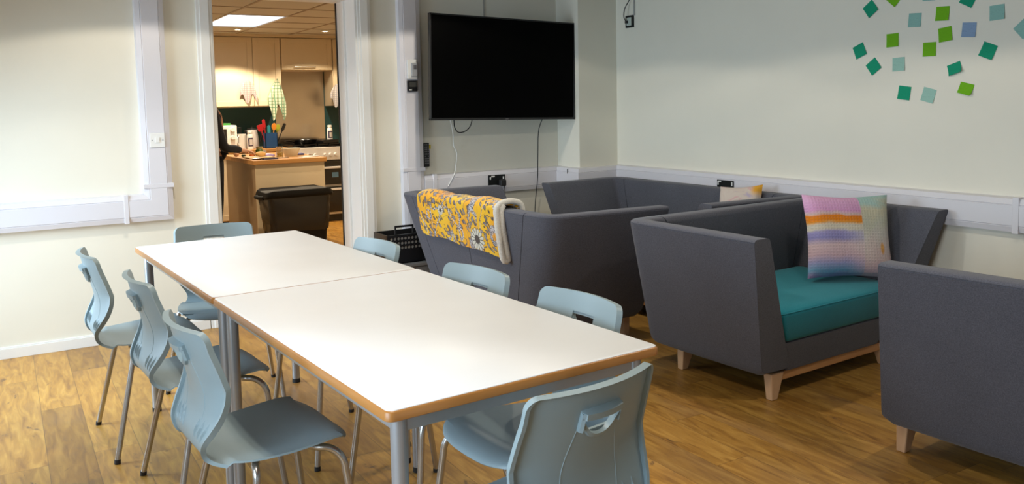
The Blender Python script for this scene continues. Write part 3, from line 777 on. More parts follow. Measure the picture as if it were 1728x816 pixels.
pillow('large square cushion in pink, orange and lilac patches propped on the teal seat', (-.43, -2.705, .664), .45, .43, .13, (.855, -.45, 0), .28, -.03)
M_pale = mat('pale_peach_print', (.6, .5, .45), .9, spec=.15); g = NT(M_pale); c = g.coord(); x, y, z = g.sep(c)
pc = g.ramp(g.noise(c, 9, 2, 1.5), [(.3, (.62, .34, .36)), (.45, (.62, .54, .48)), (.6, (.60, .50, .44)), (.75, (.40, .34, .52))])
g._in(g.b.inputs['Base Color'], g.mix(g.m('MULTIPLY', g.step(x, .07, .11), g.step(y, .08, .13)), pc, (.72, .36, .04)))
pillow('small pale cushion with an orange corner peeping over the sofa backs', (-.255, -1.80, .68), .28, .34, .11, (.3, -1, 0), .35, .10, M_pale)

# ------------------------------------------------------------------ television
X = Vector((math.cos(.05), math.sin(.05), 0)); N = Vector((math.sin(.05), -math.cos(.05), 0)); U = Vector((0, 0, 1))
X, U = X*math.cos(.0214)-U*math.sin(.0214), U*math.cos(.0214)+X*math.sin(.0214)
MT = Matrix((X, N, U)).transposed().to_4x4(); MT.translation = Vector((-.9769, -.2756, 1.6148))
tv = thing('television', 'large flat black television on the wall', 'television', (-.9769, -.24, 1.26))
w2, h2 = .618, .360
build('bezel', MB().box((-w2, -.030, -h2), (w2, 0, -h2+.016)).box((-w2, -.030, h2-.010), (w2, 0, h2)).box((-w2, -.030, -h2), (-w2+.010, 0, h2)).box((w2-.010, -.030, -h2), (w2, 0, h2)).xf(MT), M_black, tv, bevel=.002)
build('screen', B((-w2+.009, -.028, -h2+.015), (w2-.009, -.003, h2-.009)).xf(MT), M_screen, tv)
build('rear_housing', B((-.45, -.060, -.30), (.45, -.028, .20)).xf(MT), M_black, tv, bevel=.012)
build('maker_badge', MB().tube([(-.012, .0015, -h2+.006), (.012, .0015, -h2+.006)], .0028, 8).lathe([(.0005, -.003), (.006, -.003), (.006, .003), (.0005, .003)], (0, -.002, -h2-.004), 14).xf(MT), mat('dull_silver_badge', (.25, .22, .22), .4, .5), tv)
build('wall_bracket', MB().box((-1.32, -.02, 1.40), (-.66, -.0005, 1.80)).box((-1.05, -.20, 1.5), (-.95, -.01, 1.7)), M_black, tv)
def cable(label, pts, r, m, n=40):
    P = [Vector(p) for p in pts]; out = []
    for i in range(n+1):
        out.append(Vector(cat([tuple(p) for p in P], i/n)))
    return tag(build('cable', MB().tube(out, r, 8), m, angle=80), label, 'cable')
cable('black power cable hanging straight down from the right part of the television', [(-.56, -.10, 1.26), (-.57, -.05, 1.16), (-.585, -.058, .98), (-.595, -.062, .80), (-.61, -.05, .62), (-.62, -.04, .42), (-.66, -.03, .24)], .0032, M_rubber)
cable('short black cable looping below the left part of the television', [(-1.325, -.11, 1.27), (-1.31, -.09, 1.21), (-1.265, -.06, 1.172), (-1.21, -.06, 1.178), (-1.178, -.08, 1.215), (-1.17, -.10, 1.27)], .0038, M_rubber)
cable('thin white cable hanging from the television down to the trunking', [(-1.345, -.09, 1.27), (-1.31, -.06, 1.18), (-1.29, -.03, 1.08), (-1.268, -.03, 1.02), (-1.285, -.045, .93), (-1.31, -.062, .87), (-1.36, -.062, .79)], .0034, M_wplast)

# ------------------------------------------------------------------ sockets, switch, call point, remote
def plate(cx, y, cz, w, h, normal, m, parent, name, d=.008, bevel=.003):
    if normal == 'y': b = B((cx-w/2, y-d, cz-h/2), (cx+w/2, y, cz+h/2))
    else: b = B((y-d, cx-w/2, cz-h/2), (y, cx+w/2, cz+h/2))
    return build(name, b, m, parent, bevel=bevel)
s = thing('light_switch', 'white single light switch on the upright trunking of the left wall', 'switch', (-3.288, -.05, 1.20))
plate(-3.288, -.0500, 1.197, .084, .086, 'y', M_wplast, s, 'plate')
plate(-3.288, -.0575, 1.197, .024, .030, 'y', M_wplast, s, 'rocker', .005, .001)
for dx in (-.030, .030): plate(-3.288+dx, -.0575, 1.197, .006, .006, 'y', M_steel, s, 'screw', .0015, 0)
s = thing('wall_socket', 'black double socket on the trunking below the television', 'socket', (-.952, -.05, .80))
plate(-.952, -.0500, .803, .146, .086, 'y', M_bplug, s, 'plate')
for dx in (-.045, .045):
    plate(-.952+dx*1.25, -.0572, .822, .010, .018, 'y', M_wplast, s, 'rocker', .004, .001)
plate(-.985, -.0572, .835, .030, .010, 'y', M_wplast, s, 'marking', .001, 0)
pl = thing('power_plug', 'black plug in the right side of the socket below the television', 'plug', (-.915, -.06, .78))
build('body', B((-.940, -.098, .762), (-.892, -.0585, .810)), M_rubber, pl, bevel=.008, seg=3)
build('cord', MB().tube([(-.905, -.09, .764), (-.905, -.092, .73), (-.90, -.085, .60), (-.905, -.07, .35), (-.91, -.06, .2)], .0035, 8), M_rubber, pl)
s = thing('wall_socket', 'black double socket on the right wall trunking behind the corner sofa', 'socket', (-.05, -1.485, .79))
plate(-1.485, -.0500, .800, .146, .086, 'x', M_bplug, s, 'plate')
for dy in (-.062, .060): plate(-1.485+dy, -.0572, .822, .010, .026, 'x', M_wplast, s, 'rocker', .004, .001)
plate(-1.437, -.0572, .834, .028, .008, 'x', M_wplast, s, 'marking', .001, 0)
s = thing('data_socket', 'small black framed socket with white insert high on the right wall', 'socket', (0, -.462, 1.92))
plate(-.462, 0, 1.963, .088, .090, 'x', M_bplug, s, 'plate', .014)
plate(-.462, -.0135, 1.963, .054, .060, 'x', mat('pale_green_white_plastic', (.50, .56, .50), .4), s, 'insert', .003, .001)
build('connector', B((-.034, -.455, 1.950), (-.016, -.435, 1.970)), M_rubber, s, bevel=.003)
cable('black cable rising from the small socket up to the ceiling', [(-.03, -.445, 1.965), (-.045, -.440, 2.00), (-.040, -.446, 2.06), (-.022, -.475, 2.12), (-.015, -.49, 2.168)], .0035, M_rubber)
tag(build('cable_conduit', B((-.008, -.520, 2.005), (-.0005, -.508, 2.168)), mat('grey_conduit', (.35, .35, .33), .5)), 'narrow grey conduit rising from the small socket to the ceiling', 'conduit')
s = thing('fire_call_point', 'small white alarm box with a clear cover on the upright trunking', 'alarm', (-1.617, -.05, 1.55))
M_cov = mat('smoky_clear_cover', (.35, .36, .38), .15)
plate(-1.617, -.0500, 1.622, .070, .135, 'y', M_wplast, s, 'back_box', .020)
plate(-1.606, -.0700, 1.618, .044, .095, 'y', M_cov, s, 'cover', .014, .004)
plate(-1.604, -.0840, 1.635, .022, .030, 'y', mat('dark_grey_dial', (.10, .10, .11), .4), s, 'dial', .004, .002)
s = thing('thermostat', 'small black box with grey display directly below the white alarm box', 'controller', (-1.617, -.05, 1.46))
plate(-1.617, -.0500, 1.506, .074, .074, 'y', M_black, s, 'case', .016)
plate(-1.612, -.0660, 1.516, .058, .034, 'y', mat('grey_display', (.06, .06, .055), .25), s, 'display', .001, 0)
plate(-1.634, -.0660, 1.480, .020, .008, 'y', M_wplast, s, 'sticker', .001, 0)
s = thing('remote_control', 'long black remote control hanging on the wall left of the television', 'remote', (-1.505, -.002, .935))
build('body', B((-1.529, -.026, .935), (-1.483, -.002, 1.105)), M_black, s, bevel=.006, seg=3)
M_btn = mat('grey_button', (.16, .16, .17), .5)
bt = MB()
for r in range(9):
    for cidx in range(3):
        if r in (5,) and cidx == 1: continue
        x = -1.520+.0125*cidx; z = 1.092-.0165*r; bt.box((x, -.0275, z-.004), (x+.007, -.0255, z+.004))
build('buttons', bt, M_btn, s)
tag(build('yellow_tag', B((-1.480, -.004, 1.06), (-1.462, -.0005, 1.09)), mat('yellow_paper', (.65, .50, .02), .7)), 'tiny yellow sticker beside the remote control', 'sticker')
tag(build('paper_tag', B((-1.482, -.004, 1.00), (-1.470, -.0005, 1.055)), mat('lilac_paper', (.40, .38, .50), .7)), 'narrow lilac sticker under the yellow one beside the remote control', 'sticker')

# ------------------------------------------------------------------ sticky notes on the right wall
DG, LG, PT, LB, BL = (.008, .30, .165), (.165, .45, .012), (.33, .55, .47), (.26, .48, .43), (.24, .35, .52)
def note_mat(nm, c):
    m = mat(nm, c, .75, spec=.2); g = NT(m); x, y, z = g.sep(g.coord())
    ln = g.m('MULTIPLY', g.m('GREATER_THAN', g.m('SINE', g.m('MULTIPLY', z, 900)), .75), g.m('GREATER_THAN', g.noise(g.comb(y, z, 0), 260, 2), .5))
    g._in(g.b.inputs['Base Color'], g.mix(g.m('MULTIPLY', ln, .28), c, tuple(k*.35 for k in c))); return m
NM = {'dark green': note_mat('dark_green_paper', DG), 'lime green': note_mat('lime_green_paper', LG), 'pale turquoise': note_mat('pale_turquoise_paper', PT),
      'turquoise': note_mat('turquoise_paper', LB), 'blue': note_mat('blue_paper', BL)}
notes = [  # y, z, rotation (degrees anticlockwise in the photo), colour, label
    (-2.507, 1.844, 37, 'dark green', 'dark green sticky note at the upper left of the cluster, turned like a diamond'),
    (-2.769, 1.759, -3, 'turquoise', 'turquoise sticky note, upright, left of the highest fully visible lime note'),
    (-2.919, 1.778, -3, 'lime green', 'highest lime green sticky note that is wholly inside the photo'),
    (-3.052, 1.838, -28, 'dark green', 'dark green sticky note cut by the top edge of the photo, above the blue note'),
    (-3.192, 1.756, 3, 'turquoise', 'turquoise sticky note near the top right, to the right of the blue note'),
    (-3.318, 1.670, 42, 'turquoise', 'turquoise sticky note cut by the right edge of the photo'),
    (-3.057, 1.686, -4, 'blue', 'the only blue sticky note'),
    (-2.936, 1.673, 7, 'lime green', 'lime green sticky note directly left of the blue note'),
    (-2.853, 1.604, 0, 'lime green', 'lime green sticky note touching corners with the one beside the blue note'),
    (-2.643, 1.665, 2, 'lime green', 'leftmost whole lime green sticky note, alone above the pale turquoise one'),
    (-2.443, 1.622, 23, 'dark green', 'leftmost dark green sticky note of the cluster'),
    (-2.531, 1.532, 37, 'dark green', 'dark green sticky note turned like a diamond below the leftmost one'),
    (-2.681, 1.537, 2, 'pale turquoise', 'pale turquoise sticky note halfway up the left part of the cluster'),
    (-3.154, 1.578, -22, 'dark green', 'dark green sticky note farthest to the right, below the blue note'),
    (-2.990, 1.500, 18, 'dark green', 'dark green sticky note just above the curled lime note'),
    (-3.050, 1.399, -14, 'lime green', 'curled lime green sticky note lowest on the right'),
    (-2.717, 1.385, -8, 'dark green', 'lowest dark green sticky note, at the bottom left'),
    (-2.853, 1.371, -15, 'pale turquoise', 'lowest pale turquoise sticky note, tilted, at the bottom middle'),
    (-2.650, 1.888, -40, 'lime green', 'lime green sticky note cut by the top edge, right of the diamond one'),
    (-2.849, 1.885, -3, 'turquoise', 'turquoise sticky note barely showing at the top edge of the photo'),
]
for k, (y, z, a, cn, lb) in enumerate(notes):
    n = 8; G = []; w = .071; curl = .018 if 'curled' in lb else .004+.004*random.random(); ca, sa = math.cos(math.radians(a)), math.sin(math.radians(a))
    hh = .055 if 'curled' in lb else w
    for i in range(n+1):
        row = []
        for j in range(n+1):
            p, q = (j/n-.5)*w, (.5-i/n)*hh; lift = .0012+curl*(i/n)**2.2*(.6+.4*j/n)
            row.append((-lift, y-(p*ca-q*sa), z+(p*sa+q*ca)))
        G.append(row)
    mb = MB().grid(G); G2 = [[(x+.0007, yy, zz) for x, yy, zz in r] for r in G]; mb.grid([r[::-1] for r in G2])
    o = build('sticky_note', mb, NM[cn], angle=80); tag(o, lb, 'sticky note', 'sticky notes on the right wall')

# ------------------------------------------------------------------ crate by the television wall
gb = thing('storage_box', 'low grey box under the black crate against the television wall', 'box', (-1.80, -.22, 0))
M_gb = mat('grey_plastic_box', (.22, .21, .20), .5)
build('tub', B((-2.00, -.36, 0), (-1.60, -.06, .30)), M_gb, gb, bevel=.01)
build('lid', B((-2.01, -.37, .30), (-1.59, -.055, .325)), M_gb, gb, bevel=.006)
cr = thing('plastic_crate', 'black plastic crate with round holes beside the blanket sofa', 'crate', (-1.84, -.22, .326))
cb = MB(); cx0, cx1, cyf, cz0, cz1 = -1.955, -1.625, -.33, .326, .520
# front wall with round holes, built as ring-filled cells
def holed_panel(mb, x0, x1, z0, z1, y0, y1, nx, nz, rr_):
    dx, dz = (x1-x0)/nx, (z1-z0)/nz
    for ix in range(nx):
        for iz in range(nz):
            cx, cz = x0+(ix+.5)*dx, z0+(iz+.5)*dz; n = 16; R = [[], [], [], []]
            for k in range(n):
                a = 2*math.pi*(k+.5)/n; c_, s_ = math.cos(a), math.sin(a); sc = 1/max(abs(c_)/(dx/2), abs(s_)/(dz/2))
                o_ = (cx+c_*sc, cz+s_*sc); i_ = (cx+c_*rr_, cz+s_*rr_)
                R[0].append((o_[0], y0, o_[1])); R[1].append((i_[0], y0, i_[1])); R[2].append((i_[0], y1, i_[1])); R[3].append((o_[0], y1, o_[1]))
            mb.rings(R, closed=True)
holed_panel(cb, cx0+.02, cx1-.01, .415, .508, cyf, cyf+.006, 12, 3, .0098)
cb.box((cx0, cyf, cz0), (cx1, cyf+.006, .415)).box((cx0, cyf-.004, .508), (cx1, cyf+.006, cz1)).box((cx0, cyf-.002, cz0), (cx0+.02, cyf+.006, cz1)).box((cx1-.01, cyf, cz0), (cx1, cyf+.006, cz1))
cb.box((cx0, cyf, cz0), (cx0+.006, -.10, cz1)).box((cx1-.006, cyf, cz0), (cx1, -.10, cz1)).box((cx0, -.106, cz0), (cx1, -.10, cz1)).box((cx0, cyf, cz0), (cx1, -.10, cz0+.006))
cb.xf(Matrix.Translation((0, 0, 0)))
build('body', cb, M_black, cr, angle=50)
hd = MB().box((-1.90, cyf-.004, .520), (-1.888, cyf+.006, .580)).box((-1.775, cyf-.004, .520), (-1.763, cyf+.006, .580)).box((-1.90, cyf-.004, .568), (-1.763, cyf+.006, .582))
build('handle', hd, M_black, cr, bevel=.003)
tag(build('paper_sheet', B((-1.94, -.318, .345), (-1.65, -.314, .505)), mat('white_paper', (.72, .72, .70), .8)), 'white paper standing inside the black crate', 'paper')

# ================================================================== KITCHEN
def cab_door(parent, x0, x1, z0, z1, y, m=M_cream, fw_=.06):
    d = MB().box((x0, y-.012, z0), (x1, y, z1))
    d.box((x0, y-.020, z0), (x0+fw_, y-.012, z1)).box((x1-fw_, y-.020, z0), (x1, y-.012, z1)).box((x0+fw_, y-.020, z0), (x1-fw_, y-.012, z0+fw_)).box((x0+fw_, y-.020, z1-fw_), (x1-fw_, y-.012, z1))
    return build('door', d, m, parent, bevel=.0015)
def bar_handle(parent, p0, p1, out=.028, r=.006, m=None):
    p0, p1 = Vector(p0), Vector(p1); o = Vector((0, -out, 0)); d = (p1-p0).normalized()
    mb = MB().tube([p0+o-d*.02, p1+o+d*.02], r, 10).tube([p0, p0+o], r*.8, 8).tube([p1, p1+o], r*.8, 8)
    return build('handle', mb, m or M_chrome, parent)
YC = 4.615
c = thing('wall_cupboard', 'cream wall cupboard with two panelled doors left of the cooker hood', 'cupboard', (-1.60, 4.78, 1.385), 'cream kitchen wall cupboards')
build('body', B((-2.02, YC, 1.385), (-1.185, 4.949, 2.205)), M_cream, c)
cab_door(c, -2.015, -1.518, 1.40, 2.195, YC); d = cab_door(c, -1.512, -1.19, 1.40, 2.195, YC)
c = thing('wall_cupboard', 'leftmost cream wall cupboard with an upright bar handle at its edge', 'cupboard', (-2.30, 4.78, 1.385), 'cream kitchen wall cupboards')
build('body', B((-2.55, YC, 1.385), (-2.025, 4.949, 2.205)), M_cream, c)
d = cab_door(c, -2.545, -2.03, 1.40, 2.195, YC); bar_handle(d, (-2.052, YC-.02, 1.42), (-2.052, YC-.02, 1.53), .03, .008, mat('bronze_handle', (.12, .07, .04), .4, .6))
c = thing('wall_cupboard', 'short cream cupboard over the cooker with a horizontal bar handle', 'cupboard', (-.86, 4.78, 1.81), 'cream kitchen wall cupboards')
build('body', B((-1.18, YC, 1.815), (-.55, 4.949, 2.205)), M_cream, c)
d = cab_door(c, -1.175, -.555, 1.825, 2.195, YC); bar_handle(d, (-1.01, YC-.02, 1.858), (-.79, YC-.02, 1.858), .03, .006)
c = thing('wall_cupboard', 'tall cream cupboard right of the cooker, mostly hidden by the door frame', 'cupboard', (-.30, 4.78, 1.385), 'cream kitchen wall cupboards')
build('body', B((-.545, YC, 1.385), (-.06, 4.949, 2.205)), M_cream, c)
cab_door(c, -.54, -.065, 1.40, 2.195, YC)
struct('trim_11', B((KX0, YC-.03, 2.206), (KX1, 4.949, ZK)), M_cream)
tag(build('steel_splashback', B((-1.178, 4.935, .93), (-.56, 4.949, 1.9)), M_splash), 'tall stainless steel splashback behind the hob', 'splashback')
# base units and worktop along the back
c = thing('base_cabinet', 'cream base cabinet run under the microwave, hidden behind the island', 'cabinet', (-2.1, 4.6, 0))
build('body', B((-2.9, 4.36, .10), (-1.205, 4.949, .868)), M_cream, c); build('plinth', B((-2.9, 4.42, 0), (-1.205, 4.9, .10)), M_black, c)
for k in range(3): cab_door(c, -2.895+k*.565, -2.335+k*.565, .11, .86, 4.36)
tag(build('worktop', B((-2.92, 4.32, .869), (-1.203, 4.949, .905)), M_worktop, bevel=.004), 'wooden worktop under the microwave and kettle', 'worktop')
c = thing('base_cabinet', 'cream base cabinet right of the cooker, hidden by the door frame', 'cabinet', (-.3, 4.6, 0))
build('body', B((-.55, 4.36, .10), (-.06, 4.949, .868)), M_cream, c); build('plinth', B((-.55, 4.42, 0), (-.06, 4.9, .10)), M_black, c)
cab_door(c, -.545, -.065, .11, .86, 4.36)
tag(build('worktop', B((-.552, 4.32, .869), (-.052, 4.949, .900)), M_worktop, bevel=.004), 'short wooden worktop right of the cooker', 'worktop')
# range cooker
ck = thing('range_cooker', 'white range cooker with black oven doors and a row of knobs', 'cooker', (-.875, 4.55, 0))
build('body', B((-1.195, 4.26, .09), (-.56, 4.93, .895)), M_enamel, ck, bevel=.006)
build('plinth', B((-1.18, 4.32, 0), (-.575, 4.90, .09)), M_hob, ck)
build('control_panel', MB().prism([(0, 0)]*0 or [(-1.195, 4.228), (-.56, 4.228), (-.56, 4.262), (-1.195, 4.262)], .745, .90), M_enamel, ck, bevel=.006)
build('hob_top', B((-1.19, 4.25, .896), (-.565, 4.925, .912)), M_hob, ck, bevel=.003)
for k in range(6):
    x = -1.10+k*.083 if k < 3 else -.812+(k-3)*.064
    build('knob', MB().tube([(x, 4.228, .810), (x, 4.195, .810)], [.021, .017], 14), M_enamel, ck)
build('oven_door', B((-1.185, 4.232, .45), (-.57, 4.259, .715)), M_dark, ck, bevel=.004)
build('oven_door', B((-1.185, 4.232, .12), (-.57, 4.259, .425)), M_dark, ck, bevel=.004)
for z in (.655, .395):
    build('handle', MB().box((-1.17, 4.20, z-.012), (-.585, 4.222, z+.012)).box((-1.16, 4.20, z-.008), (-1.14, 4.235, z+.008)).box((-.615, 4.20, z-.008), (-.595, 4.235, z+.008)), M_enamel, ck, bevel=.003)
build('sticker', B((-.735, 4.2305, .535), (-.655, 4.2315, .595)), mat('pale_blue_sticker', (.10, .22, .36), .5), ck)
build('vent_slot', B((-1.185, 4.226, .722), (-.57, 4.26, .744)), M_hob, ck)
for k, (x0, x1) in enumerate(((-1.17, -.885), (-.865, -.58))):
    g = MB()
    for i in range(4): g.box((x0, 4.32+i*.16, .925), (x1, 4.335+i*.16, .937))
    for x in (x0, (x0+x1)/2-.006, x1-.012): g.box((x, 4.30, .912), (x+.012, 4.84, .937))
    build('pan_support', g, M_hob, ck)
# pans on the hob
p = thing('frying_pan', 'wide black frying pan on the hob', 'pan', (-.98, 4.46, .937))
build('bowl', MB().lathe([(.001, 0), (.12, 0), (.150, .052), (.146, .052), (.117, .005), (.001, .005)], (-.98, 4.46, .938), 28), M_hob, p, angle=50)
build('handle', MB().tube([(-1.11, 4.40, .968), (-1.20, 4.34, .985), (-1.27, 4.30, .990)], [.010, .009, .010], 8), M_hob, p)
tag(build('griddle_plate', B((-.80, 4.32, .9375), (-.60, 4.80, .982)), M_hob, bevel=.01), 'flat black griddle plate on the right half of the hob', 'griddle')
# microwave
mw = thing('microwave_oven', 'white microwave at the far left of the kitchen worktop', 'microwave', (-2.0, 4.62, .906))
build('case', B((-2.24, 4.47, .912), (-1.762, 4.80, 1.185)), M_wplast, mw, bevel=.006)
build('feet', MB().box((-2.22, 4.50, .905), (-2.19, 4.53, .913)).box((-1.81, 4.50, .905), (-1.78, 4.53, .913)).box((-2.22, 4.74, .905), (-2.19, 4.77, .913)).box((-1.81, 4.74, .905), (-1.78, 4.77, .913)), M_black, mw)
build('door', B((-2.235, 4.458, .93), (-1.865, 4.470, 1.175)), M_wplast, mw, bevel=.003)
build('window_pane', B((-2.20, 4.455, .955), (-1.878, 4.459, 1.145)), M_dark, mw)
for z in (1.135, 1.045): build('knob', MB().tube([(-1.812, 4.47, z), (-1.812, 4.445, z)], [.026, .022], 16), M_wplast, mw)
tag(build('folded_cloth', B((-2.15, 4.50, 1.186), (-1.82, 4.72, 1.208)), M_green, bevel=.005), 'folded green cloth on top of the microwave', 'cloth')
# jug, bottle, kettle, mesh caddy
j = thing('measuring_jug', 'short white jug beside the microwave', 'jug', (-1.705, 4.50, .906))
build('body', MB().lathe([(.001, 0), (.042, 0), (.048, .16), (.050, .175), (.046, .175), (.040, .006), (.001, .006)], (-1.705, 4.50, .906)), M_wplast, j, angle=50)
build('handle', MB().tube([(-1.742, 4.475, 1.06), (-1.765, 4.46, 1.04), (-1.765, 4.46, .98), (-1.742, 4.475, .95)], .006, 8), M_wplast, j)
def bottle(x, y, z, label, h=.21, r=.033, lab=None):
    b = thing('cleaning_bottle', label, 'bottle', (x, y, z), 'white bottles with dark framed labels')
    build('body', MB().lathe([(.001, 0), (r, 0), (r, h*.70), (r*.9, h*.78), (r*.62, h*.84), (r*.62, h*.86), (.001, h*.86)], (x, y, z)), M_wplast, b, angle=40)
    build('cap', MB().lathe([(.001, h*.855), (r*.78, h*.855), (r*.78, h*.97), (r*.6, h), (.001, h)], (x, y, z)), M_wplast, b, angle=40)
    lb = MB(); n = 10
    G = [[(x+(r+.0006)*math.sin(-.95+1.9*k/n), y-(r+.0006)*math.cos(-.95+1.9*k/n), z+h*q) for k in range(n+1)] for q in (.16, .62)]
    build('label_frame', MB().grid(G), mat('dark_purple_label', (.03, .015, .06), .5), b)
    G = [[(x+(r+.0014)*math.sin(-.45+1.2*k/n), y-(r+.0014)*math.cos(-.45+1.2*k/n), z+h*q) for k in range(n+1)] for q in (.22, .54)]
    build('label', MB().grid(G), mat('pale_label', (.55, .52, .50), .5), b)
    return b
bottle(-1.630, 4.42, .906, 'white bottle with a dark framed label beside the kettle')
bottle(-.650, 4.50, .963, 'white bottle with a dark framed label standing right of the hob', .19)
kt = thing('kettle', 'white and black electric kettle left of the blue utensil pot', 'kettle', (-1.555, 4.62, .906))
build('body', MB().lathe([(.001, 0), (.075, 0), (.077, .03), (.068, .14), (.058, .215), (.001, .225)], (-1.555, 4.62, .907)), mat('pale_grey_plastic', (.50, .47, .46), .4), kt, angle=50)
build('lid', MB().lathe([(.001, .222), (.055, .216), (.050, .235), (.012, .24), (.010, .252), (.001, .252)], (-1.555, 4.62, .907)), M_black, kt, angle=50)
build('handle', MB().tube([(-1.505, 4.59, 1.125), (-1.468, 4.57, 1.12), (-1.455, 4.565, 1.06), (-1.475, 4.575, .97)], [.012, .013, .013, .010], 10), M_black, kt)
build('spout', MB().tube([(-1.61, 4.62, 1.08), (-1.640, 4.62, 1.12)], [.022, .010], 10), M_black, kt)
cd = MB()
for k in range(16):
    a = 2*math.pi*k/16; cd.tube([(-1.695+.045*math.cos(a), 4.74+.045*math.sin(a), .906), (-1.695+.045*math.cos(a), 4.74+.045*math.sin(a), 1.155)], .002, 5)
for z in (.908, .99, 1.07, 1.153): cd.tube([(-1.695+.045*math.cos(2*math.pi*k/20), 4.74+.045*math.sin(2*math.pi*k/20), z) for k in range(20)], .003, 5, closed=True)
tag(build('wire_rack', cd, M_rubber), 'dark wire holder behind the white jug', 'rack')
up = thing('utensil_pot', 'square blue pot holding cooking utensils', 'pot', (-1.39, 4.47, .906))
build('body', MB().box((-1.455, 4.42, .906), (-1.312, 4.427, 1.085)).box((-1.455, 4.533, .906), (-1.312, 4.54, 1.085)).box((-1.455, 4.42, .906), (-1.448, 4.54, 1.085)).box((-1.319, 4.42, .906), (-1.312, 4.54, 1.085)).box((-1.455, 4.42, .906), (-1.312, 4.54, .912)), M_blue, up)
def utensil(x, y, tx, ty, L, kind, m, label, mh=None):
    u = thing('kitchen_utensil', label, 'utensil', (x, y, .913), 'utensils in the blue pot')
    a = Vector((x, y, .914)); b = a+Vector((tx, ty, 1)).normalized()*L; d = (b-a).normalized(); side = Vector((1, 0, -d.x/d.z)).normalized()
    build('shaft', MB().tube([a, b], .006, 8), mh or m, u)
    if kind == 'spoon': R = [(0, .008), (.02, .024), (.05, .030), (.075, .020), (.085, .004)]
    elif kind == 'fish': R = [(0, .012), (.01, .032), (.07, .036), (.08, .034)]
    else: R = [(0, .008), (.02, .018), (.09, .018), (.1, .006)]
    nn = d.cross(side).normalized()
    build('head', MB().rings([[b+d*q+side*w_-nn*.003, b+d*q-side*w_-nn*.003, b+d*q-side*w_+nn*.003, b+d*q+side*w_+nn*.003] for q, w_ in R]), m, u, bevel=.002)
utensil(-1.43, 4.46, -.30, -.05, .20, 'fish', M_red, 'red slotted turner leaning left in the blue pot')
utensil(-1.41, 4.50, -.12, 0, .23, 'flat', M_red, 'upright red spatula in the blue pot')
utensil(-1.40, 4.45, -.02, -.05, .16, 'flat', mat('turquoise_silicone', (.02, .22, .28), .4), 'turquoise spatula in the blue pot')
utensil(-1.36, 4.47, .10, -.02, .20, 'spoon', M_orange, 'orange spoon in the blue pot')
utensil(-1.34, 4.50, .25, 0, .19, 'spoon', mat('yellow_green_silicone', (.30, .34, .03), .4), 'yellow green spoon in the blue pot')
utensil(-1.33, 4.45, .42, -.05, .20, 'flat', M_black, 'black spatula leaning right in the blue pot')
# island
il = thing('kitchen_island', 'kitchen island with cream panels', 'island', (-1.79, 2.93, 0))
build('end_panel', B((-2.115, 2.33, 0), (-1.465, 2.348, .858)), M_cream, il, bevel=.001)
build('body', B((-2.105, 2.349, .0), (-1.470, 3.53, .858)), mat('taupe_cabinet_side', (.30, .21, .125), .5), il)
tag(build('worktop', B((-2.14, 2.30, .859), (-1.448, 3.56, .900)), M_worktop, bevel=.004), 'oak worktop of the island covered with food and dishes', 'worktop')
# things on the island (top at .900)
Z = .9005
def dish(label, x, y, prof, m, name, cat_, n=28, g=None):
    return tag(build(name, MB().lathe(prof, (x, y, Z), n), m, angle=50), label, cat_, g)
dish('pale round mixing bowl on the island', -1.665, 2.72, [(.001, 0), (.055, 0), (.060, .006), (.092, .078), (.087, .078), (.056, .012), (.001, .010)], M_cream2, 'mixing_bowl', 'bowl')
gl = thing('drinking_glass', 'glass half filled with yellow oil beside the pale bowl', 'glass', (-1.805, 2.62, Z))
M_glass = mat('clear_glass', (.9, .9, .85), .05, trans=1)
build('tumbler', MB().lathe([(.001, 0), (.030, 0), (.033, .105), (.031, .105), (.028, .005), (.001, .005)], (-1.805, 2.62, Z)), M_glass, gl, angle=50)
build('oil', MB().lathe([(.001, .006), (.027, .006), (.0285, .045), (.001, .045)], (-1.805, 2.62, Z)), mat('yellow_oil', (.60, .38, .04), .2), gl, angle=50)
jr = thing('glass_jar', 'green jar near the middle of the island worktop', 'jar', (-1.935, 2.86, Z))
build('jar_body', MB().lathe([(.001, 0), (.032, 0), (.035, .01), (.035, .065), (.026, .078), (.001, .078)], (-1.935, 2.86, Z)), mat('green_glass', (.05, .10, .02), .2), jr, angle=50)
build('lid', MB().lathe([(.001, .078), (.028, .078), (.028, .100), (.001, .100)], (-1.935, 2.86, Z)), mat('olive_lid', (.22, .19, .07), .5), jr, angle=40)
dish('small clear tub behind the green jar', -1.87, 2.98, [(.001, 0), (.030, 0), (.034, .06), (.031, .06), (.028, .004), (.001, .004)], mat('cloudy_plastic', (.42, .40, .34), .3), 'plastic_tub', 'tub')
tag(build('chopping_board', B((-2.11, 2.56, Z), (-1.88, 2.80, Z+.014)).xf(Matrix.Identity(4)), mat('pale_wood_board', (.56, .40, .18), .55), bevel=.005), 'pale chopping board near the left of the island', 'chopping board')
tag(build('bread_loaf', MB().rings([[(-1.975+.045*a*math.cos(q)*1.1, 2.66+t_, Z+.016+.024*a*(1+math.sin(q))) for q in [2*math.pi*k/12 for k in range(12)]] for t_, a in ((-.05, .3), (-.04, .8), (0, 1), (.04, .9), (.06, .3))]), mat('golden_bread', (.50, .27, .07), .7), angle=70), 'small golden loaf on the chopping board', 'bread')
dish('flat steel dish at the left corner of the island', -2.075, 2.42, [(.001, 0), (.035, 0), (.056, .014), (.053, .015), (.034, .003), (.001, .003)], M_chrome, 'steel_dish', 'dish')
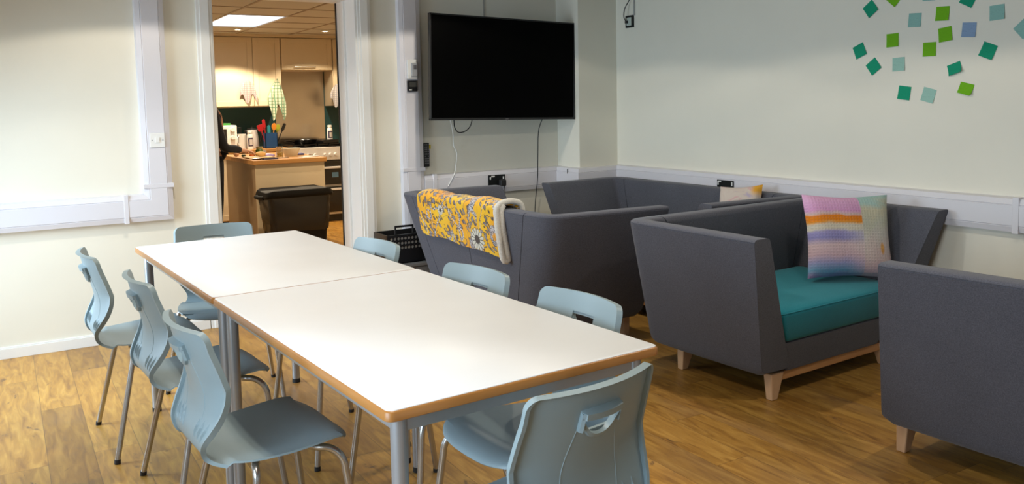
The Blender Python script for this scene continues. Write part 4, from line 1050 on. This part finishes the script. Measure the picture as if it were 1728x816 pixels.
tag(build('baking_tray', MB().box((-2.02, 2.36, Z), (-1.90, 2.47, Z+.004)).box((-2.02, 2.355, Z), (-1.90, 2.36, Z+.012)).box((-2.02, 2.47, Z), (-1.90, 2.475, Z+.012)).box((-2.024, 2.355, Z), (-2.02, 2.475, Z+.012)).box((-1.90, 2.355, Z), (-1.896, 2.475, Z+.012)), mat('dark_blue_tray', (.05, .05, .10), .4)), 'dark blue tray at the near edge of the island', 'tray')
tag(build('food_packet', MB().rings([[(-1.88+.05*a*math.cos(q), 2.74+t_, Z+.0005+.018*a*(1+math.sin(q))) for q in [2*math.pi*k/10 for k in range(10)]] for t_, a in ((-.06, .7), (-.05, 1), (.05, 1), (.06, .7))]), mat('lilac_packet', (.40, .32, .62), .4), angle=70), 'lilac plastic packet between the jar and the glass', 'packet')
def blob(name, x, y, r, m, label, cat_, sq=.8):
    tag(build(name, MB().lathe([(.001, 0), (r*.6, .004), (r, r*sq), (r*.7, r*sq*1.75), (.001, r*sq*1.95)], (x, y, Z), 14), m, angle=80), label, cat_)
blob('tomato', -1.985, 2.90, .020, M_red, 'red tomato on the island left of the green jar', 'tomato')
blob('orange_pepper', -2.01, 2.86, .024, mat('orange_skin', (.65, .16, .02), .4), 'orange pepper on the island beside the tomato', 'pepper')
blob('avocado', -2.07, 2.93, .024, mat('dark_green_skin', (.01, .07, .02), .5), 'dark green avocado on the island behind the board', 'avocado', .6)
blob('onion', -2.095, 3.12, .030, mat('pale_onion_skin', (.55, .30, .16), .5), 'pale onion at the left rear of the island', 'onion')
rc = [(.10, 0), (.05, 0)]
for k, (x, y, a, cn) in enumerate(((-1.60, 2.44, .3, (.62, .58, .54)), (-1.53, 2.52, -.4, (.60, .58, .58)))):
    tag(build('paper_sheet', B((-.07, -.05, 0), (.07, .05, .002)).xf(Matrix.Translation((x, y, Z+.003*k)) @ Matrix.Rotation(a, 4, 'Z')), mat('crumpled_paper', cn, .8)), ['white paper lying in front of the bowl', 'white paper nearest the right corner of the island'][k], 'paper')
tag(build('steel_spoon', MB().tube([(-1.90, 2.36, Z+.004), (-1.83, 2.40, Z+.006), (-1.80, 2.42, Z+.008)], [.003, .003, .004], 8).lathe([(.001, .002), (.014, .004), (.016, .010), (.001, .006)], (-1.785, 2.43, Z), 12), M_chrome), 'steel spoon near the front edge of the island', 'spoon')
tag(build('steel_knife', MB().box((-1.50, 2.55, Z), (-1.47, 2.62, Z+.003)).box((-1.495, 2.62, Z), (-1.478, 2.70, Z+.012)), M_chrome), 'steel knife at the right end of the island', 'knife')
tag(build('blue_cloth', B((-1.585, 2.66+.16, Z), (-1.50, 2.90, Z+.018)), mat('navy_cloth', (.05, .05, .16), .8), bevel=.006), 'small navy cloth right of the pale bowl', 'cloth')
# rubbish bin with black liner
bn = thing('rubbish_bin', 'black plastic bin with a liner folded over its rim', 'bin', (-1.885, 1.93, 0))
def rr_poly(cx, cy, wx, wy, r, n=5):
    P = []
    for sx, sy, a in ((1, 1, 0), (-1, 1, 90), (-1, -1, 180), (1, -1, 270)):
        for i in range(n+1):
            q = math.radians(a+90*i/n); P.append((cx+sx*(wx-r)+r*math.cos(q), cy+sy*(wy-r)+r*math.sin(q)))
    return P
rg = lambda cx, cy, wx, wy, r, z: [(x, y, z) for x, y in rr_poly(cx, cy, wx, wy, r)]
bx, by = -1.885, 1.93
build('tub', MB().rings([rg(bx, by, .225, .15, .05, 0), rg(bx, by, .265, .18, .05, .56), rg(bx, by, .258, .172, .05, .56), rg(bx, by, .218, .143, .05, .02)], closed=False), M_binp, bn, angle=50)
lid = MB(); R = []
for z_, gx in ((.585, 1.0), (.61, 1.03), (.645, .99)):
    R.append([(x, y, z_ + .055*(1-((x-bx)/.30)**2)) for x, y in rr_poly(bx, by, .295*gx, .200*gx, .06, 8)])
build('lid_rim', MB().rings(R), M_binp, bn, angle=60, bevel=.008)
build('handle', MB().tube([(bx-.295, by-.09, .60), (bx-.325, by-.05, .60), (bx-.325, by+.05, .60), (bx-.295, by+.09, .60)], .018, 10).tube([(bx+.295, by-.09, .60), (bx+.325, by-.05, .60), (bx+.325, by+.05, .60), (bx+.295, by+.09, .60)], .018, 10), M_binp, bn)
R = []
for i, z_ in enumerate((.60, .55, .48, .40, .35, .30)):
    f = 1-.02*i; rad = []
    for k, (x, y) in enumerate(rr_poly(bx, by, .278*f, .192*f, .05, 8)):
        wv = 1+.018*math.sin(k*2.1+i*1.7)+.012*math.sin(k*.9+i); rad.append((bx+(x-bx)*wv, by+(y-by)*wv, z_+.012*math.sin(k*1.3)*(i > 3)))
    R.append(rad)
build('bin_liner', MB().rings(R, caps=False), M_bag, bn, angle=80)
# tea towels
def towel(label, p, w, h, m, seed, folds=4, top=.25, sway=0):
    rnd = random.Random(seed); n, mm = 24, 16; G = []
    for i in range(mm+1):
        f = i/mm; row = []
        for j in range(n+1):
            v = j/n*2-1; ww = w*(top+(1-top)*min(1, f*1.5)**.7)
            x = p[0]+v*ww/2+sway*f; y = p[1]-.014-.012*math.sin(v*folds*2+seed)*(.5+f*.6)-.012*math.sin(v*3+1)*(1-f)
            z = p[2]-h*f*(.80+.20*math.cos(v*5.2+seed*.8))-.03*abs(v)*(1-f)
            row.append((x, y, z))
        G.append(row)
    mb = MB().grid(G); mb.grid([[(x, y+.006, z) for x, y, z in r[::-1]] for r in G])
    return tag(build('tea_towel', mb, m, angle=85), label, 'towel', 'tea towels hanging on the cupboards')
def stripe_mat(nm, a, b, k):
    m = mat(nm, a, .9, spec=.1); g = NT(m); x, y, z = g.sep(g.coord())
    s_ = g.m('MAXIMUM', g.m('GREATER_THAN', g.m('SINE', g.m('MULTIPLY', x, k)), .7), g.m('GREATER_THAN', g.m('SINE', g.m('MULTIPLY', z, k)), .75))
    g._in(g.b.inputs['Base Color'], g.mix(s_, a, b)); return m
towel('white checked tea towel bunched on the left cupboard door', (-1.585, YC-.03, 1.70), .20, .27, stripe_mat('white_check_cotton', (.42, .36, .35), (.30, .22, .24), 260), 1, 4, .5, 0)
towel('long green and white tea towel at the edge of the cupboard by the cooker', (-1.245, YC-.03, 1.72), .20, .50, stripe_mat('green_stripe_cotton', (.46, .50, .38), (.12, .22, .14), 170), 3, 5, .15, -.01)
towel('white tea towel hanging on the right cupboard beside the door frame', (-.50, YC-.03, 1.66), .20, .30, stripe_mat('grey_check_cotton', (.58, .56, .56), (.34, .34, .40), 240), 2, 4, .4, 0)

# ------------------------------------------------------------------ person behind the left of the doorway
def skin_mesh(name, nodes, edges, m, parent, sub=2):
    me = bpy.data.meshes.new(name); off = wpos(parent) if parent else Vector((0, 0, 0))
    me.from_pydata([tuple(Vector(n[0])-off) for n in nodes], edges, []); o = bpy.data.objects.new(name, me); COL.objects.link(o)
    sk = o.modifiers.new('skin', 'SKIN'); sk.use_smooth_shade = True
    for i, n in enumerate(nodes):
        r = n[1]; me.skin_vertices[0].data[i].radius = r if isinstance(r, tuple) else (r, r)
    me.skin_vertices[0].data[0].use_root = True
    sb = o.modifiers.new('sub', 'SUBSURF'); sb.levels = sub; sb.render_levels = sub
    dg = bpy.context.evaluated_depsgraph_get(); me2 = bpy.data.meshes.new_from_object(o.evaluated_get(dg)); o.modifiers.clear(); o.data = me2
    me2.materials.clear(); me2.materials.append(m)
    for p_ in me2.polygons: p_.use_smooth = True
    if parent: o.parent = parent
    return o
px, py = -2.41, 2.78
pe = thing('person', 'person in black clothes at the left of the island, mostly hidden by the door frame', 'person', (px, py, 0))
def arm(s, grow=0):          # s=-1 is the arm nearer the camera
    return [((px+.0, py+s*.17, 1.33), .050+grow), ((px+.03, py+s*.22, 1.16), .043+grow), ((px+.08, py+s*.22, 1.01), .036+grow), ((px+.20, py+s*.15, 1.00), .028+grow), ((px+.26, py+s*.11, .98), .023+grow)]
nodes = [((px, py, .93), (.14, .11)), ((px, py, 1.08), (.125, .10)), ((px+.005, py, 1.25), (.145, .105)), ((px+.01, py, 1.35), (.10, .09)), ((px-.02, py, 1.42), .052), ((px-.025, py, 1.49), .066), ((px-.02, py, 1.56), (.082, .090)), ((px-.025, py, 1.63), .060)]
edges = [(i, i+1) for i in range(7)]
for s in (-1, 1):
    b0 = len(nodes); nodes += arm(s); edges += [(3, b0)]+[(b0+i, b0+i+1) for i in range(4)]
    w_ = b0+4; hx, hy, hz = px+.26, py+s*.11, .98
    k0 = len(nodes); nodes.append(((hx+.045, hy-s*.005, hz-.008), (.026, .016))); edges.append((w_, k0))
    for q, (dy, L_) in enumerate(((-.024, .050), (-.008, .058), (.008, .054), (.024, .042))):
        f0 = len(nodes); nodes += [((hx+.078, hy+dy, hz-.010), .0088), ((hx+.078+L_*.55, hy+dy*1.1, hz-.026), .008), ((hx+.078+L_*.75, hy+dy*1.1, hz-.048), .007)]
        edges += [(k0, f0), (f0, f0+1), (f0+1, f0+2)]
    f0 = len(nodes); nodes += [((hx+.035, hy-s*.036, hz-.014), .0095), ((hx+.062, hy-s*.050, hz-.028), .008)]; edges += [(k0, f0), (f0, f0+1)]
    l0 = len(nodes); nodes += [((px, py+s*.09, .86), .085), ((px+.01, py+s*.10, .50), .058), ((px-.005, py+s*.10, .30), .050), ((px-.01, py+s*.10, .09), .036), ((px+.11, py+s*.11, .035), (.034, .026))]
    edges += [(0, l0)]+[(l0+i, l0+i+1) for i in range(4)]
body = skin_mesh('body', nodes, edges, M_skin, pe)
tn = [((px, py, 1.08), (.142, .118)), ((px, py, .98), (.150, .125)), ((px, py, .86), (.160, .135)), ((px+.005, py, 1.25), (.160, .120)), ((px+.01, py, 1.36), (.11, .10)), ((px-.008, py, 1.415), .064)]
te = [(0, 1), (1, 2), (0, 3), (3, 4), (4, 5)]
for s in (-1, 1):
    b0 = len(tn); tn += arm(s, .012); te += [(4, b0)]+[(b0+i, b0+i+1) for i in range(4)]
skin_mesh('black_top', tn, te, M_cloth_b, pe)
for s in (-1, 1):
    skin_mesh('trouser_leg', [((px, py+s*.075, .98), (.105, .085)), ((px, py+s*.080, .86), (.112, .092)), ((px+.01, py+s*.095, .50), .074), ((px-.003, py+s*.10, .30), .064), ((px-.008, py+s*.10, .09), .055)], [(i, i+1) for i in range(4)], M_cloth_b, pe)
R = []
for k in range(11):
    q = math.pi*k/10; R.append([(px-.048+.098*math.sin(q)*math.cos(a)-.012*math.cos(q), py+.092*math.sin(q)*math.sin(a), 1.590+.098*math.cos(q)-(.05 if k > 5 else 0)*math.sin(q)) for a in [2*math.pi*m/20 for m in range(20)]])
build('hair', MB().rings(R), M_hair, pe, angle=80)
for s in (-1, 1):
    skin_mesh('shoe', [((px-.03, py+s*.10, .045), (.042, .038)), ((px+.06, py+s*.105, .042), (.044, .036)), ((px+.15, py+s*.11, .034), (.036, .026))], [(0, 1), (1, 2)], M_rubber, pe)
fc = MB()
for s in (-1, 1): fc.lathe([(.001, -.006), (.008, 0), (.001, .006)], (px+0.062, py+s*.032, 1.565), 10)
build('eyes', fc, mat('dark_iris', (.02, .015, .01), .3), pe)
build('mouth', MB().tube([(px+0.056, py-.022, 1.505), (px+0.062, py, 1.503), (px+0.056, py+.022, 1.505)], .004, 8), mat('lips', (.40, .12, .10), .5), pe)
build('nose', MB().rings([[(px+0.058, py-.004, 1.565), (px+0.058, py+.004, 1.565), (px+0.064, py, 1.565)], [(px+0.058, py-.013, 1.530), (px+0.058, py+.013, 1.530), (px+0.082, py, 1.532)], [(px+0.058, py-.010, 1.525), (px+0.058, py+.010, 1.525), (px+0.066, py, 1.522)]]), M_skin, pe, angle=80)
